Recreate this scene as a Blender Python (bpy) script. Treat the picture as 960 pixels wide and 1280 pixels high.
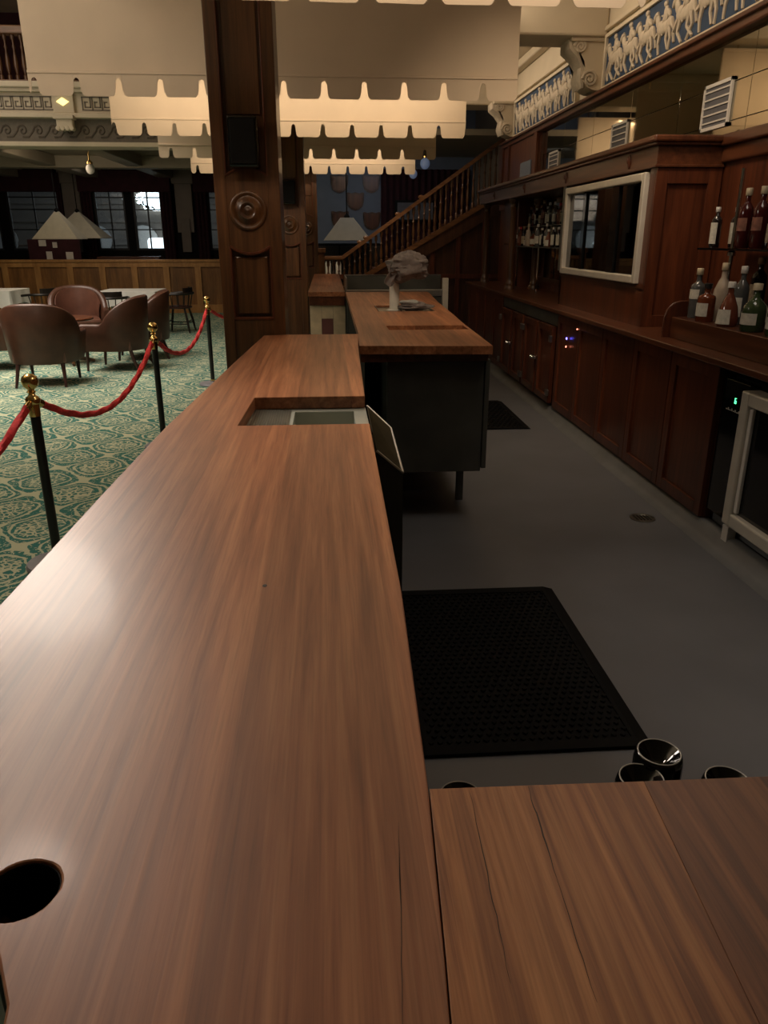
import bpy, bmesh, math, random
from math import sin, cos, pi, radians as R
from mathutils import Vector, Matrix, noise
random.seed(7)
for o in list(bpy.data.objects): bpy.data.objects.remove(o, do_unlink=True)
S = bpy.context.scene; COL = S.collection
# ---------------------------------------------------------------- camera
FPX = 940.0; HZ = 298.0; VPX = 408.0
TILT = math.atan((640 - HZ) / FPX); YAW = math.atan((480 - VPX) * cos(TILT) / FPX)
cd = bpy.data.cameras.new('camera'); cam = bpy.data.objects.new('camera', cd); COL.objects.link(cam)
cam.location = (0, 0, 1.6); cam.rotation_euler = (pi/2 - TILT, 0, -YAW)
cd.sensor_fit = 'VERTICAL'; cd.sensor_height = 36.0; cd.lens = FPX / 1280 * 36.0; cd.clip_start = .02
S.camera = cam
S.view_settings.view_transform = 'Standard'; S.view_settings.look = 'None'
S.view_settings.exposure = 0.0; S.view_settings.gamma = 1.0; S.view_settings.use_curve_mapping = False
w = bpy.data.worlds.new('world'); S.world = w; w.use_nodes = True
w.node_tree.nodes['Background'].inputs[0].default_value = (.55, .6, .75, 1)
w.node_tree.nodes['Background'].inputs[1].default_value = .02
# ---------------------------------------------------------------- lights
def light(kind, name, loc, energy, color, size=.2, target=None, spot=None, blend=.6, sy=None):
    l = bpy.data.lights.new(name, kind); l.energy = energy; l.color = color
    if kind == 'AREA':
        l.size = size
        if sy: l.shape = 'RECTANGLE'; l.size_y = sy
    else: l.shadow_soft_size = size
    if kind == 'SPOT': l.spot_size = R(spot); l.spot_blend = blend
    o = bpy.data.objects.new(name, l); COL.objects.link(o); o.location = loc
    if target is not None: o.rotation_euler = (Vector(target) - Vector(loc)).to_track_quat('-Z', 'Y').to_euler()
    return o
WARM = (1, .78, .56); NEUT = (1, .87, .75); COOL = (.75, .85, 1)
light('SPOT', 'counter_spot', (-1.7, 3.3, 3.8), 125, NEUT, .22, (-.6, 1.6, 1.0), 80, .8)
light('SPOT', 'aisle_spot', (-2.75, 5.2, 3.9), 180, NEUT, .35, (-.9, 2.2, 1.0), 80, .9)
for y_, e_ in ((3.0, 12), (7.40, 10.5), (12.0, 10.5)):
    light('AREA', 'canopy_strip', (-.3, y_, 3.12), e_, WARM, 3.4, (-.3, y_+.9, 2.90), sy=.08).data.spread = R(84)
light('SPOT', 'canopy_wash', (-3.2, 4.2, 4.4), 75, NEUT, .15, (-1.6, 6.2, 2.9), 60, .9)
light('POINT', 'aisle_lamp', (-2.3, 4.25, 2.85), 30, NEUT, .17)
light('SPOT', 'aisle_downlight', (-1.80, 4.3, 2.62), 190, NEUT, .42, (-.5, 1.3, 1.05), 66, .9)
light('AREA', 'lounge_light', (-4.9, 8.4, 4.6), 250, NEUT, 3.2, (-4.7, 8.9, 0), sy=6).data.spread = R(100)
light('AREA', 'ceiling_glow', (1.5, 3.2, 3.6), 18, NEUT, .8, (1.4, 3.4, 0), sy=1.5)
light('AREA', 'gallery_light', (-5.5, 12.2, 4.6), 24, NEUT, 1.2, (-4.5, 14, 3.6), sy=4)
light('AREA', 'stair_light', (0.6, 13.2, 3.4), 17, WARM, .5, (1.0, 14, 1.2))
light('AREA', 'hall_light', (1.0, 16.6, 3.4), 11, (.8, .86, 1), 1.0, (.6, 18, 1.8))
light('AREA', 'partition_light', (-5.0, 15.6, 3.2), 42, WARM, 1.0, (-5, 18, .4), sy=3)
light('AREA', 'billiard_room_light', (-5.5, 19.5, 3.1), 5, NEUT, 2.0, (-5.5, 20.5, 0))
light('AREA', 'frieze_light', (1.7, 8.4, 3.72), 22, WARM, 8, (2.7, 8.4, 3.3), sy=.2).data.spread = R(120)
light('AREA', 'back_bar_fill', (1.35, 4.6, 3.5), 11, WARM, .8, (2.2, 6.4, .6), sy=.3).data.spread = R(95)  # added fill that lifts the back bar, no fixture stands there
light('AREA', 'fridge_fill', (2.45, 6.4, 2.0), .25, WARM, .15, (2.45, 6.4, 1.3), sy=1.4)  # added fill so the bottles behind the dark glass show
light('AREA', 'lounge_ceiling_fill', (-5.5, 7.0, 5.0), 170, NEUT, 3.0, (-5.5, 7.0, 6), sy=8)  # added fill, brightens the high ceiling so the counter picks up sheen
light('AREA', 'ceiling_fill', (.6, 7.3, 3.35), 12, NEUT, .8, (.6, 7.3, 4), sy=.8)  # added fill aimed up to brighten the cream ceiling and beams
light('AREA', 'ceiling_fill', (1.9, 2.0, 3.3), 7, NEUT, .8, (1.9, 2.0, 4), sy=1.5)  # second added fill, bounced off the ceiling over the near bay
light('AREA', 'facade_fill', (-6, 23.5, 3.4), 45, (.8, .9, 1), 3, (-6, 27, 1.5))  # added area light that makes the facade outside read grey

# ---------------------------------------------------------------- materials
def node(nt, t, **kw):
    n = nt.nodes.new(t)
    for k, v in kw.items(): setattr(n, k, v)
    return n
def base(name):
    m = bpy.data.materials.new(name); m.use_nodes = True; nt = m.node_tree
    return m, nt, nt.nodes['Principled BSDF']
def setp(p, **kw):
    for k, v in kw.items():
        k = k.replace('_', ' ')
        if k in p.inputs: p.inputs[k].default_value = v
def c4(c): return (c[0], c[1], c[2], 1)
def plain(name, col, rough=.5, metal=0, var=.12, scale=20, bump=0, **kw):
    m, nt, p = base(name); setp(p, Roughness=rough, Metallic=metal, **kw)
    tc = node(nt, 'ShaderNodeTexCoord'); n = node(nt, 'ShaderNodeTexNoise'); n.inputs['Scale'].default_value = scale; n.inputs['Detail'].default_value = 4
    nt.links.new(tc.outputs['Object'], n.inputs['Vector'])
    r = node(nt, 'ShaderNodeValToRGB'); r.color_ramp.elements[0].position = .3; r.color_ramp.elements[1].position = .7
    r.color_ramp.elements[0].color = c4([c*(1-var) for c in col]); r.color_ramp.elements[1].color = c4([min(1, c*(1+var)) for c in col])
    nt.links.new(n.outputs[0], r.inputs[0]); nt.links.new(r.outputs[0], p.inputs['Base Color'])
    if bump:
        b = node(nt, 'ShaderNodeBump'); b.inputs['Strength'].default_value = bump; b.inputs['Distance'].default_value = .01
        nt.links.new(n.outputs[0], b.inputs['Height']); nt.links.new(b.outputs[0], p.inputs['Normal'])
    return m
def wood(name, dark, mid, light_, grain=(30, 1.2, 30), rough=.35, coat=0, boards=0, board_axis='X', bvar=.3, bump=.08, off=0, con=.22):
    m, nt, p = base(name); setp(p, Roughness=rough)
    p.inputs['Coat Weight'].default_value = coat; p.inputs['Coat Roughness'].default_value = .12
    L = nt.links.new
    tc = node(nt, 'ShaderNodeTexCoord'); mp = node(nt, 'ShaderNodeMapping'); mp.inputs['Scale'].default_value = grain
    L(tc.outputs['Object'], mp.inputs['Vector'])
    vec = mp.outputs[0]; fac = None
    if boards:
        sx = node(nt, 'ShaderNodeSeparateXYZ'); L(tc.outputs['Object'], sx.inputs[0])
        mu = node(nt, 'ShaderNodeMath', operation='MULTIPLY_ADD'); mu.inputs[1].default_value = 1 / boards; mu.inputs[2].default_value = off
        L(sx.outputs[board_axis], mu.inputs[0])
        fl = node(nt, 'ShaderNodeMath', operation='FLOOR'); L(mu.outputs[0], fl.inputs[0])
        wn = node(nt, 'ShaderNodeTexWhiteNoise', noise_dimensions='1D'); L(fl.outputs[0], wn.inputs['W'])
        fac = wn.outputs['Value']
        ad = node(nt, 'ShaderNodeVectorMath', operation='ADD'); sc = node(nt, 'ShaderNodeVectorMath', operation='SCALE')
        L(wn.outputs['Color'], sc.inputs[0]); sc.inputs['Scale'].default_value = 37
        L(mp.outputs[0], ad.inputs[0]); L(sc.outputs[0], ad.inputs[1]); vec = ad.outputs[0]
    n1 = node(nt, 'ShaderNodeTexNoise'); n1.inputs['Scale'].default_value = 1; n1.inputs['Detail'].default_value = 6; n1.inputs['Roughness'].default_value = .62; n1.inputs['Distortion'].default_value = .35
    L(vec, n1.inputs['Vector'])
    r = node(nt, 'ShaderNodeValToRGB'); e = r.color_ramp.elements
    e[0].position = .5-con; e[0].color = c4(dark); e[1].position = .5+con; e[1].color = c4(light_)
    x = e.new(.5); x.color = c4(mid)
    L(n1.outputs[0], r.inputs[0]); out = r.outputs[0]
    # fine dark pores
    mp2 = node(nt, 'ShaderNodeMapping'); mp2.inputs['Scale'].default_value = [g * 6 for g in grain]
    L(tc.outputs['Object'], mp2.inputs['Vector']); n2 = node(nt, 'ShaderNodeTexNoise'); n2.inputs['Scale'].default_value = 1; n2.inputs['Detail'].default_value = 2
    L(mp2.outputs[0], n2.inputs['Vector'])
    mr = node(nt, 'ShaderNodeMapRange'); mr.inputs[1].default_value = .35; mr.inputs[2].default_value = .5; mr.inputs[3].default_value = .86; mr.inputs[4].default_value = 1
    L(n2.outputs[0], mr.inputs[0])
    mx = node(nt, 'ShaderNodeVectorMath', operation='SCALE'); L(out, mx.inputs[0]); L(mr.outputs[0], mx.inputs['Scale']); out = mx.outputs[0]
    n4 = node(nt, 'ShaderNodeTexNoise'); n4.inputs['Scale'].default_value = .16; n4.inputs['Detail'].default_value = 2; L(vec, n4.inputs['Vector'])
    mr4 = node(nt, 'ShaderNodeMapRange'); mr4.inputs[1].default_value = .3; mr4.inputs[2].default_value = .7; mr4.inputs[3].default_value = .8; mr4.inputs[4].default_value = 1.2
    L(n4.outputs[0], mr4.inputs[0]); mx4 = node(nt, 'ShaderNodeVectorMath', operation='SCALE'); L(out, mx4.inputs[0]); L(mr4.outputs[0], mx4.inputs['Scale']); out = mx4.outputs[0]
    if fac is not None:
        mr2 = node(nt, 'ShaderNodeMapRange'); mr2.inputs[3].default_value = 1 - bvar; mr2.inputs[4].default_value = 1 + bvar
        L(fac, mr2.inputs[0]); mx2 = node(nt, 'ShaderNodeVectorMath', operation='SCALE'); L(out, mx2.inputs[0]); L(mr2.outputs[0], mx2.inputs['Scale']); out = mx2.outputs[0]
    L(out, p.inputs['Base Color'])
    b = node(nt, 'ShaderNodeBump'); b.inputs['Strength'].default_value = bump; b.inputs['Distance'].default_value = .004
    L(n1.outputs[0], b.inputs['Height']); L(b.outputs[0], p.inputs['Normal'])
    return m
def emis(name, col, st):
    m, nt, p = base(name); setp(p, Roughness=.5); p.inputs['Base Color'].default_value = c4(col)
    p.inputs['Emission Color'].default_value = c4(col); p.inputs['Emission Strength'].default_value = st
    return m
def glass(name, col, alpha=.25, rough=.03):
    m, nt, p = base(name); nt.nodes.remove(p)
    t = node(nt, 'ShaderNodeBsdfTransparent'); t.inputs[0].default_value = c4(col)
    g = node(nt, 'ShaderNodeBsdfGlossy'); g.inputs['Roughness'].default_value = rough; g.inputs[0].default_value = (.9, .9, .9, 1)
    fr = node(nt, 'ShaderNodeFresnel'); fr.inputs[0].default_value = 1.5
    a = node(nt, 'ShaderNodeMath', operation='MULTIPLY_ADD'); a.inputs[1].default_value = 1; a.inputs[2].default_value = alpha * .3
    nt.links.new(fr.outputs[0], a.inputs[0]); mx = node(nt, 'ShaderNodeMixShader')
    nt.links.new(a.outputs[0], mx.inputs[0]); nt.links.new(t.outputs[0], mx.inputs[1]); nt.links.new(g.outputs[0], mx.inputs[2])
    nt.links.new(mx.outputs[0], nt.nodes['Material Output'].inputs[0])
    return m
def carpet_mat():
    m, nt, p = base('carpet'); setp(p, Roughness=.95); L = nt.links.new
    p.inputs['Specular IOR Level'].default_value = .1
    tc = node(nt, 'ShaderNodeTexCoord'); nz = node(nt, 'ShaderNodeTexNoise'); nz.inputs['Scale'].default_value = 5; nz.inputs['Detail'].default_value = 2
    L(tc.outputs['Object'], nz.inputs['Vector'])
    sc = node(nt, 'ShaderNodeVectorMath', operation='SCALE'); L(nz.outputs['Color'], sc.inputs[0]); sc.inputs['Scale'].default_value = .12
    ad = node(nt, 'ShaderNodeVectorMath', operation='ADD'); L(tc.outputs['Object'], ad.inputs[0]); L(sc.outputs[0], ad.inputs[1])
    sp = node(nt, 'ShaderNodeSeparateXYZ'); L(ad.outputs[0], sp.inputs[0])
    def M(op, a, b=None):
        n = node(nt, 'ShaderNodeMath', operation=op)
        for i, v in enumerate((a, b)):
            if v is None: continue
            if isinstance(v, (int, float)): n.inputs[i].default_value = v
            else: L(v, n.inputs[i])
        return n.outputs[0]
    cx = M('COSINE', M('MULTIPLY', sp.outputs['X'], 2*pi/.56)); cy = M('COSINE', M('MULTIPLY', sp.outputs['Y'], 2*pi/.62))
    a = M('ADD', cx, cy)
    ring = M('LESS_THAN', M('ABSOLUTE', M('SUBTRACT', a, .05)), .13)
    ring2 = M('LESS_THAN', M('ABSOLUTE', M('SUBTRACT', a, .62)), .10)
    ring3 = M('LESS_THAN', M('ABSOLUTE', M('ADD', a, .75)), .10)
    v = node(nt, 'ShaderNodeTexVoronoi', feature='DISTANCE_TO_EDGE'); v.inputs['Scale'].default_value = 24; L(ad.outputs[0], v.inputs['Vector'])
    fle = M('MULTIPLY', M('LESS_THAN', v.outputs['Distance'], .13), M('GREATER_THAN', a, 1.0))
    fle2 = M('MULTIPLY', M('LESS_THAN', v.outputs['Distance'], .11), M('LESS_THAN', a, -1.15))
    n3 = node(nt, 'ShaderNodeTexNoise'); n3.inputs['Scale'].default_value = 26; n3.inputs['Detail'].default_value = 3; n3.inputs['Distortion'].default_value = 2; L(tc.outputs['Object'], n3.inputs['Vector'])
    sw = M('GREATER_THAN', n3.outputs[0], .60)
    br = M('MINIMUM', M('ADD', M('ADD', ring, ring2), M('ADD', M('ADD', ring3, fle), M('ADD', fle2, sw))), 1)
    mx = node(nt, 'ShaderNodeMix', data_type='RGBA'); L(br, mx.inputs[0])
    mx.inputs[6].default_value = (.04, .145, .125, 1); mx.inputs[7].default_value = (.40, .42, .29, 1)
    L(mx.outputs[2], p.inputs['Base Color'])
    return m

M = {}
M['counter'] = wood('counter_wood', (.19, .066, .026), (.31, .116, .048), (.43, .185, .08), (44, 1.3, 44), .41, .06, .20, 'X', .16, off=.60, con=.18)
M['counter3'] = wood('counter_dark_board', (.10, .034, .012), (.18, .064, .023), (.25, .098, .036), (60, 2.0, 60), .5, .0, bvar=0, con=.14)
M['counter2'] = wood('counter_return_wood', (.19, .062, .020), (.37, .143, .046), (.52, .23, .082), (62, 2.0, 62), .5, .0, .085, 'X', .12, off=.75, con=.16)
M['mahog'] = wood('mahogany', (.046, .0115, .0042), (.088, .0225, .0082), (.14, .038, .013), (22, 22, 1.4), .38, .15)
M['mahog_y'] = wood('mahogany_long', (.044, .012, .005), (.085, .026, .010), (.135, .044, .017), (22, 1.2, 22), .35, .2)
M['oak'] = wood('column_oak', (.038, .014, .0045), (.085, .033, .010), (.135, .058, .019), (26, 26, 1.3), .38, .25)
M['oak_x'] = wood('stair_oak', (.07, .028, .009), (.15, .062, .020), (.22, .10, .036), (2, 26, 26), .4, .2)
M['panel'] = wood('partition_oak', (.09, .038, .010), (.17, .074, .019), (.26, .12, .034), (9, 9, 1.2), .45, .1)
M['panelframe'] = wood('partition_frame', (.24, .115, .034), (.34, .17, .055), (.43, .23, .08), (9, 9, 1.4), .42, .15)
M['darkpanel'] = wood('stair_panelling', (.03, .010, .004), (.055, .020, .008), (.09, .033, .012), (22, 22, 1.4), .4)
M['blackwood'] = plain('black_wood', (.012, .008, .006), .4)
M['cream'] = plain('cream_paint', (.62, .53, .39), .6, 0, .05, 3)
M['cream_d'] = plain('shaded_cream_paint', (.30, .26, .19), .6, 0, .06, 3)  # cream darkened in its colour for the dim space under the gallery
M['band'] = plain('band_paint', (.15, .125, .095), .7)
M['band_scroll'] = plain('band_scroll', (.10, .078, .058), .7)
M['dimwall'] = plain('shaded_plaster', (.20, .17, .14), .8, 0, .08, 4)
M['bluewall'] = plain('slate_wall', (.16, .19, .24), .8, 0, .06, 4)
M['black'] = plain('black_paint', (.006, .006, .006), .8, Specular_IOR_Level=.2)
M['canvas'] = plain('canvas', (.66, .53, .38), .9, 0, .04, 3, .1)
M['vinyl'] = plain('vinyl_floor', (.128, .131, .142), .45, 0, .10, 2.2, .02)
M['cove'] = plain('coving', (.125, .13, .132), .5, 0, .12, 6)
M['carpet'] = carpet_mat()
M['rubber'] = plain('rubber', (.004, .004, .004), .75, Specular_IOR_Level=.15)
M['steel'] = plain('stainless', (.36, .36, .33), .32, 1, .1, 6)
M['olive_steel'] = plain('olive_steel', (.035, .028, .014), .7, .0, .3, 5, Specular_IOR_Level=.04)
M['basin'] = plain('basin_steel', (.42, .44, .38), .4, .3, .1, 8)
M['steel_dull'] = plain('stainless_dull', (.085, .085, .074), .55, .4, .25, 3)
M['steel_light'] = plain('brushed_aluminium', (.62, .58, .50), .42, .4, .06, 8)
M['chrome'] = plain('chrome', (.8, .8, .8), .08, 1, .02)
M['brass'] = plain('brass', (.80, .55, .22), .12, 1, .05)
M['postblack'] = plain('post_black', (.01, .01, .01), .35)
M['greybase'] = plain('grey_base', (.25, .25, .27), .4, .3)
M['rope'] = plain('red_rope', (.62, .03, .035), .8, 0, .25, 60)
M['leather'] = plain('brown_leather', (.11, .047, .031), .36, 0, .18, 9, .05)
M['leather_d'] = plain('dark_leather', (.055, .021, .011), .4, 0, .2, 9, .05)
M['legwood'] = plain('chair_leg_wood', (.035, .012, .008), .4)
M['linen'] = plain('linen', (.72, .72, .68), .85, 0, .05, 12)
M['curtain'] = plain('maroon_curtain', (.035, .006, .010), .9, 0, .3, 6)
M['shade'] = plain('shade_cloth', (.72, .66, .50), .8, 0, .05, 9)
M['shade_w'] = plain('pale_shade', (.42, .42, .38), .8, 0, .05, 9)
M['tile'] = plain('marble_tile', (.62, .52, .36), .3, 0, .18, 9)
M['tile_p'] = plain('purple_tile', (.16, .07, .065), .3, 0, .1, 9)
M['blue'] = plain('frieze_blue', (.020, .047, .10), .7, 0, .2, 12)
M['plaster'] = plain('relief_plaster', (.55, .47, .36), .7, 0, .08, 30)
M['towel'] = plain('grey_towel', (.17, .14, .125), .95, 0, .15, 40, .3)
M['white'] = plain('white_enamel', (.62, .58, .50), .35, 0, .04)
M['vent'] = plain('vent_grey', (.60, .57, .52), .5, 0, .04)
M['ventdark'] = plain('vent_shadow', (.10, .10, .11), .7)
M['darkglass'] = glass('dark_glass', (.25, .25, .26), .35, .02)
M['winglass'] = glass('window_glass', (.8, .85, .88), .1, .02)
M['mirror'] = plain('old_mirror', (.42, .38, .29), .035, 1, .04, 3)
M['gloss_black'] = plain('gloss_black', (.006, .006, .006), .06)
M['frame_dark'] = plain('window_frame_black', (.012, .014, .016), .5)
M['opal'] = plain('opal_glass', (.75, .72, .66), .15, 0, .03)
M['green_led'] = emis('green_led', (.1, 1, .35), 3); M['blue_led'] = emis('blue_led', (.12, .1, 1), 10); M['red_led'] = emis('red_led', (1, .25, .15), 6)
M['opal_blue'] = emis('blue_white_lamp', (.26, .36, .60), .12)
M['glow'] = emis('street_glow', (.95, 1, 1), 3.0); M['glow2'] = emis('dim_glow', (.45, .5, .5), .5); M['lampglow'] = emis('amber_glow', (1, .85, .35), 1.3)
M['label'] = plain('paper_label', (.55, .52, .44), .7, 0, .15, 60)
M['label_tan'] = plain('tan_label', (.34, .27, .18), .7, 0, .3, 50)
M['label_red'] = plain('faded_red_label', (.22, .09, .06), .7, 0, .4, 40)
M['cap_black'] = plain('cap_black', (.01, .01, .01), .35); M['cap_red'] = plain('cap_red', (.45, .02, .03), .35)
M['cap_cream'] = plain('cap_cream', (.5, .42, .28), .5); M['cork'] = plain('cork', (.25, .14, .07), .8)
for n_, c_ in dict(clear=(.07, .07, .068), amber=(.11, .025, .008), dark=(.012, .008, .008), green=(.035, .055, .022), red=(.045, .006, .006), cream=(.36, .29, .22), rose=(.14, .04, .022)).items():
    M['b_' + n_] = plain('bottle_' + n_, c_, .08 if n_ != 'cream' else .35, 0, .1, 30)

# ---------------------------------------------------------------- mesh helpers
def wloc(o):
    v = Vector((0, 0, 0))
    while o: v += o.location; o = o.parent
    return v
class MB:
    def __init__(s): s.b = bmesh.new()
    def box(s, x0, x1, y0, y1, z0, z1, bev=0):
        vs = [s.b.verts.new(p) for p in ((x0,y0,z0),(x1,y0,z0),(x1,y1,z0),(x0,y1,z0),(x0,y0,z1),(x1,y0,z1),(x1,y1,z1),(x0,y1,z1))]
        fs = [s.b.faces.new([vs[i] for i in f]) for f in ((3,2,1,0),(4,5,6,7),(0,1,5,4),(1,2,6,5),(2,3,7,6),(3,0,4,7))]
        if bev:
            es = list({e for f in fs for e in f.edges})
            bmesh.ops.bevel(s.b, geom=es, offset=bev, segments=2, affect='EDGES', profile=.5)
        return s
    def prism(s, pts, f0, f1):
        """pts 2-D outline; f0,f1 map (a,b)->3-D for the two caps"""
        n = len(pts); a = [s.b.verts.new(f0(*p)) for p in pts]; c = [s.b.verts.new(f1(*p)) for p in pts]
        try:
            fa = s.b.faces.new(a[::-1]); fc = s.b.faces.new(c)
            for i in range(n): s.b.faces.new((a[i], a[(i+1) % n], c[(i+1) % n], c[i]))
            bmesh.ops.triangulate(s.b, faces=[fa, fc]) if n > 4 else None
        except ValueError: pass
        return s
    def slab(s, pts, z0, z1): return s.prism(pts, lambda a, b: (a, b, z0), lambda a, b: (a, b, z1))
    def lathe(s, prof, c=(0,0,0), seg=16, axis='Z', M_=None):
        rings = []
        for r, z in prof:
            ring = []
            for k in range(seg):
                t = 2*pi*k/seg; x, y = max(r, 1e-5)*cos(t), max(r, 1e-5)*sin(t)
                p = {'Z': (x, y, z), 'Y': (x, z, y), 'X': (z, x, y)}[axis]
                v = Vector(p)
                if M_ is not None: v = M_ @ v
                ring.append(s.b.verts.new(v + Vector(c)))
            rings.append(ring)
        for a, b in zip(rings, rings[1:]):
            for k in range(seg): s.b.faces.new((a[k], a[(k+1) % seg], b[(k+1) % seg], b[k]))
        s.b.faces.new(rings[0][::-1]); s.b.faces.new(rings[-1])
        return s
    def tube(s, pts, r, seg=8, twist=0, lobes=0, depth=0):
        pts = [Vector(p) for p in pts]; n = len(pts); rings = []; up = None
        for i, p in enumerate(pts):
            d = (pts[min(i+1, n-1)] - pts[max(i-1, 0)]).normalized()
            if up is None:
                up = Vector((0,0,1)) if abs(d.z) < .9 else Vector((1,0,0))
            u = (up - d*up.dot(d))
            if u.length < 1e-4: u = Vector((1,0,0)) - d*d.x
            u.normalize(); v = d.cross(u); up = u
            rr = r[i] if isinstance(r, (list, tuple)) else r
            ring = []
            for k in range(seg):
                t = 2*pi*k/seg; q = rr*(1 + depth*cos(lobes*t + twist*i)) if lobes else rr
                ring.append(s.b.verts.new(p + u*cos(t)*q + v*sin(t)*q))
            rings.append(ring)
        for a, b in zip(rings, rings[1:]):
            for k in range(seg): s.b.faces.new((a[k], a[(k+1) % seg], b[(k+1) % seg], b[k]))
        s.b.faces.new(rings[0][::-1]); s.b.faces.new(rings[-1])
        return s
    def ell(s, c, rad, rot=0, seg=10, plane='YZ'):
        """ellipsoid, rot turns it in its plane"""
        m = bmesh.ops.create_uvsphere(s.b, u_segments=seg, v_segments=max(6, seg*2//3), radius=1)
        ax = {'YZ': 'X', 'XZ': 'Y', 'XY': 'Z'}[plane]
        T = Matrix.Translation(c) @ Matrix.Rotation(rot, 4, ax) @ Matrix.Diagonal((*rad, 1))
        bmesh.ops.transform(s.b, matrix=T, verts=m['verts']); return s
    def grid(s, f, nu, nv, close_u=False):
        g = [[s.b.verts.new(f(i/nu, j/nv)) for j in range(nv+1)] for i in range(nu + (0 if close_u else 1))]
        N = len(g)
        for i in range(nu):
            for j in range(nv):
                a, b = g[i], g[(i+1) % N]; s.b.faces.new((a[j], b[j], b[j+1], a[j+1]))
        return s
    def solidify(s, t):
        bmesh.ops.recalc_face_normals(s.b, faces=s.b.faces[:])
        bmesh.ops.solidify(s.b, geom=s.b.faces[:], thickness=t); return s
    def build(s, name, mat, parent=None, smooth=False, xf=None):
        off = wloc(parent) if parent is not None else Vector((0,0,0))
        if xf is not None: bmesh.ops.transform(s.b, matrix=xf, verts=s.b.verts[:])
        bmesh.ops.translate(s.b, verts=s.b.verts[:], vec=-off)
        bmesh.ops.recalc_face_normals(s.b, faces=s.b.faces[:])
        me = bpy.data.meshes.new(name); s.b.to_mesh(me); s.b.free()
        me.materials.append(M[mat] if isinstance(mat, str) else mat)
        if smooth:
            for p in me.polygons: p.use_smooth = True
            try: me.set_sharp_from_angle(angle=R(smooth if smooth is not True else 40))
            except Exception: pass
        o = bpy.data.objects.new(name, me); COL.objects.link(o); o.parent = parent
        return o
def tag(o, label=None, cat=None, group=None, kind=None):
    for k, v in (('label', label), ('category', cat), ('group', group), ('kind', kind)):
        if v: o[k] = v
    return o
def thing(name, label, cat, loc=(0,0,0), group=None):
    o = bpy.data.objects.new(name, None); COL.objects.link(o); o.location = loc; o.empty_display_size = .1
    return tag(o, label, cat, group)
def struct(name, mb, mat, smooth=False): return tag(mb.build(name, mat, None, smooth), kind='structure')
def kids(o): return [c for c in bpy.data.objects if c.parent == o]
def dup(root, loc, rz=0, label=None, sc=None):
    r = root.copy(); COL.objects.link(r); r.location = loc; r.rotation_euler = (0, 0, rz)
    if sc: r.scale = sc
    if label: r['label'] = label
    for ch in kids(root):
        c = ch.copy(); COL.objects.link(c); c.parent = r
        for g in kids(ch):
            d = g.copy(); COL.objects.link(d); d.parent = c
    return r
def bez(a, b, n=12, sag=0):
    return [(a[0]+(b[0]-a[0])*t, a[1]+(b[1]-a[1])*t, a[2]+(b[2]-a[2])*t - sag*4*t*(1-t)) for t in [i/n for i in range(n+1)]]

# ================================================================ SETTING
struct('floor', MB().box(-10.2, -.42, -3, 22.2, -.1, 0), 'carpet')
struct('floor.001', MB().box(-.42, 3.4, -3, 18.2, -.1, 0), 'vinyl')
struct('floor.002', MB().box(-.42, 3.4, 18.2, 22.2, -.1, 0), 'carpet')
struct('ceiling', MB().box(-2.3, 3.4, -3, 13.9, 3.85, 3.95), 'cream')
struct('ceiling.001', MB().box(-10.2, -2.2, -3, 18, 5.9, 6.0), 'cream')
mb = MB().box(-2.32, -2.2, -3, 13.9, 3.85, 5.9); struct('wall_bulkhead', mb, 'cream')
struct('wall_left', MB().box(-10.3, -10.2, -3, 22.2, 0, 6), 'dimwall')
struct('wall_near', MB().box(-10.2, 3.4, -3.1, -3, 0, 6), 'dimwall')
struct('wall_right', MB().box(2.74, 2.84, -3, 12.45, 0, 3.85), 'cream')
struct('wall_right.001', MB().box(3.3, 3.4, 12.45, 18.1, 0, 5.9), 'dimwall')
# right wall wainscot below the mirrors and in the near bay
struct('trim_1', MB().box(2.70, 2.738, .5, 5.42, .98, 2.22), 'mahog')
struct('trim_2', MB().box(2.64, 2.738, .5, 5.47, 2.18, 2.25, .01).box(2.67, 2.738, .5, 5.47, 2.08, 2.18, .01), 'mahog_y')
struct('trim_3', MB().box(2.655, 2.738, .5, 12.4, 2.85, 2.93, .012).box(2.63, 2.738, .5, 12.4, 2.905, 2.935, .006), 'mahog_y')
struct('trim_4', MB().box(2.70, 2.738, .5, 12.4, 3.46, 3.50, .008).box(2.62, 2.738, .5, 12.4, 3.75, 3.85, .02), 'cream')
# timber end bay past the last mirror
struct('trim_5', MB().box(2.68, 2.738, 10.27, 12.4, 2.0, 2.85).box(2.72, 2.739, 11.6, 12.44, 0, 2.0).box(2.65, 2.69, 10.27, 10.4, 2.25, 2.85).box(2.65, 2.69, 12.2, 12.4, 2.1, 2.85).box(2.65,2.69,11.8,11.86,2.1,2.85), 'mahog')
# ceiling beams carried by the scrolled corbels
for i, y in enumerate((3.55, 8.15, 12.15)):
    struct('trim_%d' % (6+i), MB().box(-2.2, 2.738, y, y+.5, 3.42, 3.85, .02).box(-2.2, 2.738, y-.04, y+.54, 3.74, 3.85, .02), 'cream')
# coving strip at the foot of the bar cabinets
mb = MB().prism([(2.02,0.001),(2.05,.008),(2.085,.03),(2.105,.075),(2.12,.085),(2.16,.085),(2.16,.001)], lambda a,b:(a,-1,b), lambda a,b:(a,11.55,b))
struct('baseboard_right', mb, 'cove', True)
# floor drain
dr = thing('floor_drain', 'small round metal drain set in the grey bar floor', 'drain', (1.875, 4.16, 0))
MB().lathe([(.075,.0005),(.075,.006),(.06,.007),(.058,.004),(.0,.004)], (1.875,4.16,0), 20).build('drain_rim', 'steel', dr, True)
mb = MB()
for k in range(5): mb.box(1.83+k*.02, 1.838+k*.02, 4.12, 4.20, .004, .0075)
mb.build('drain_grate', 'cap_black', dr)

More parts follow.
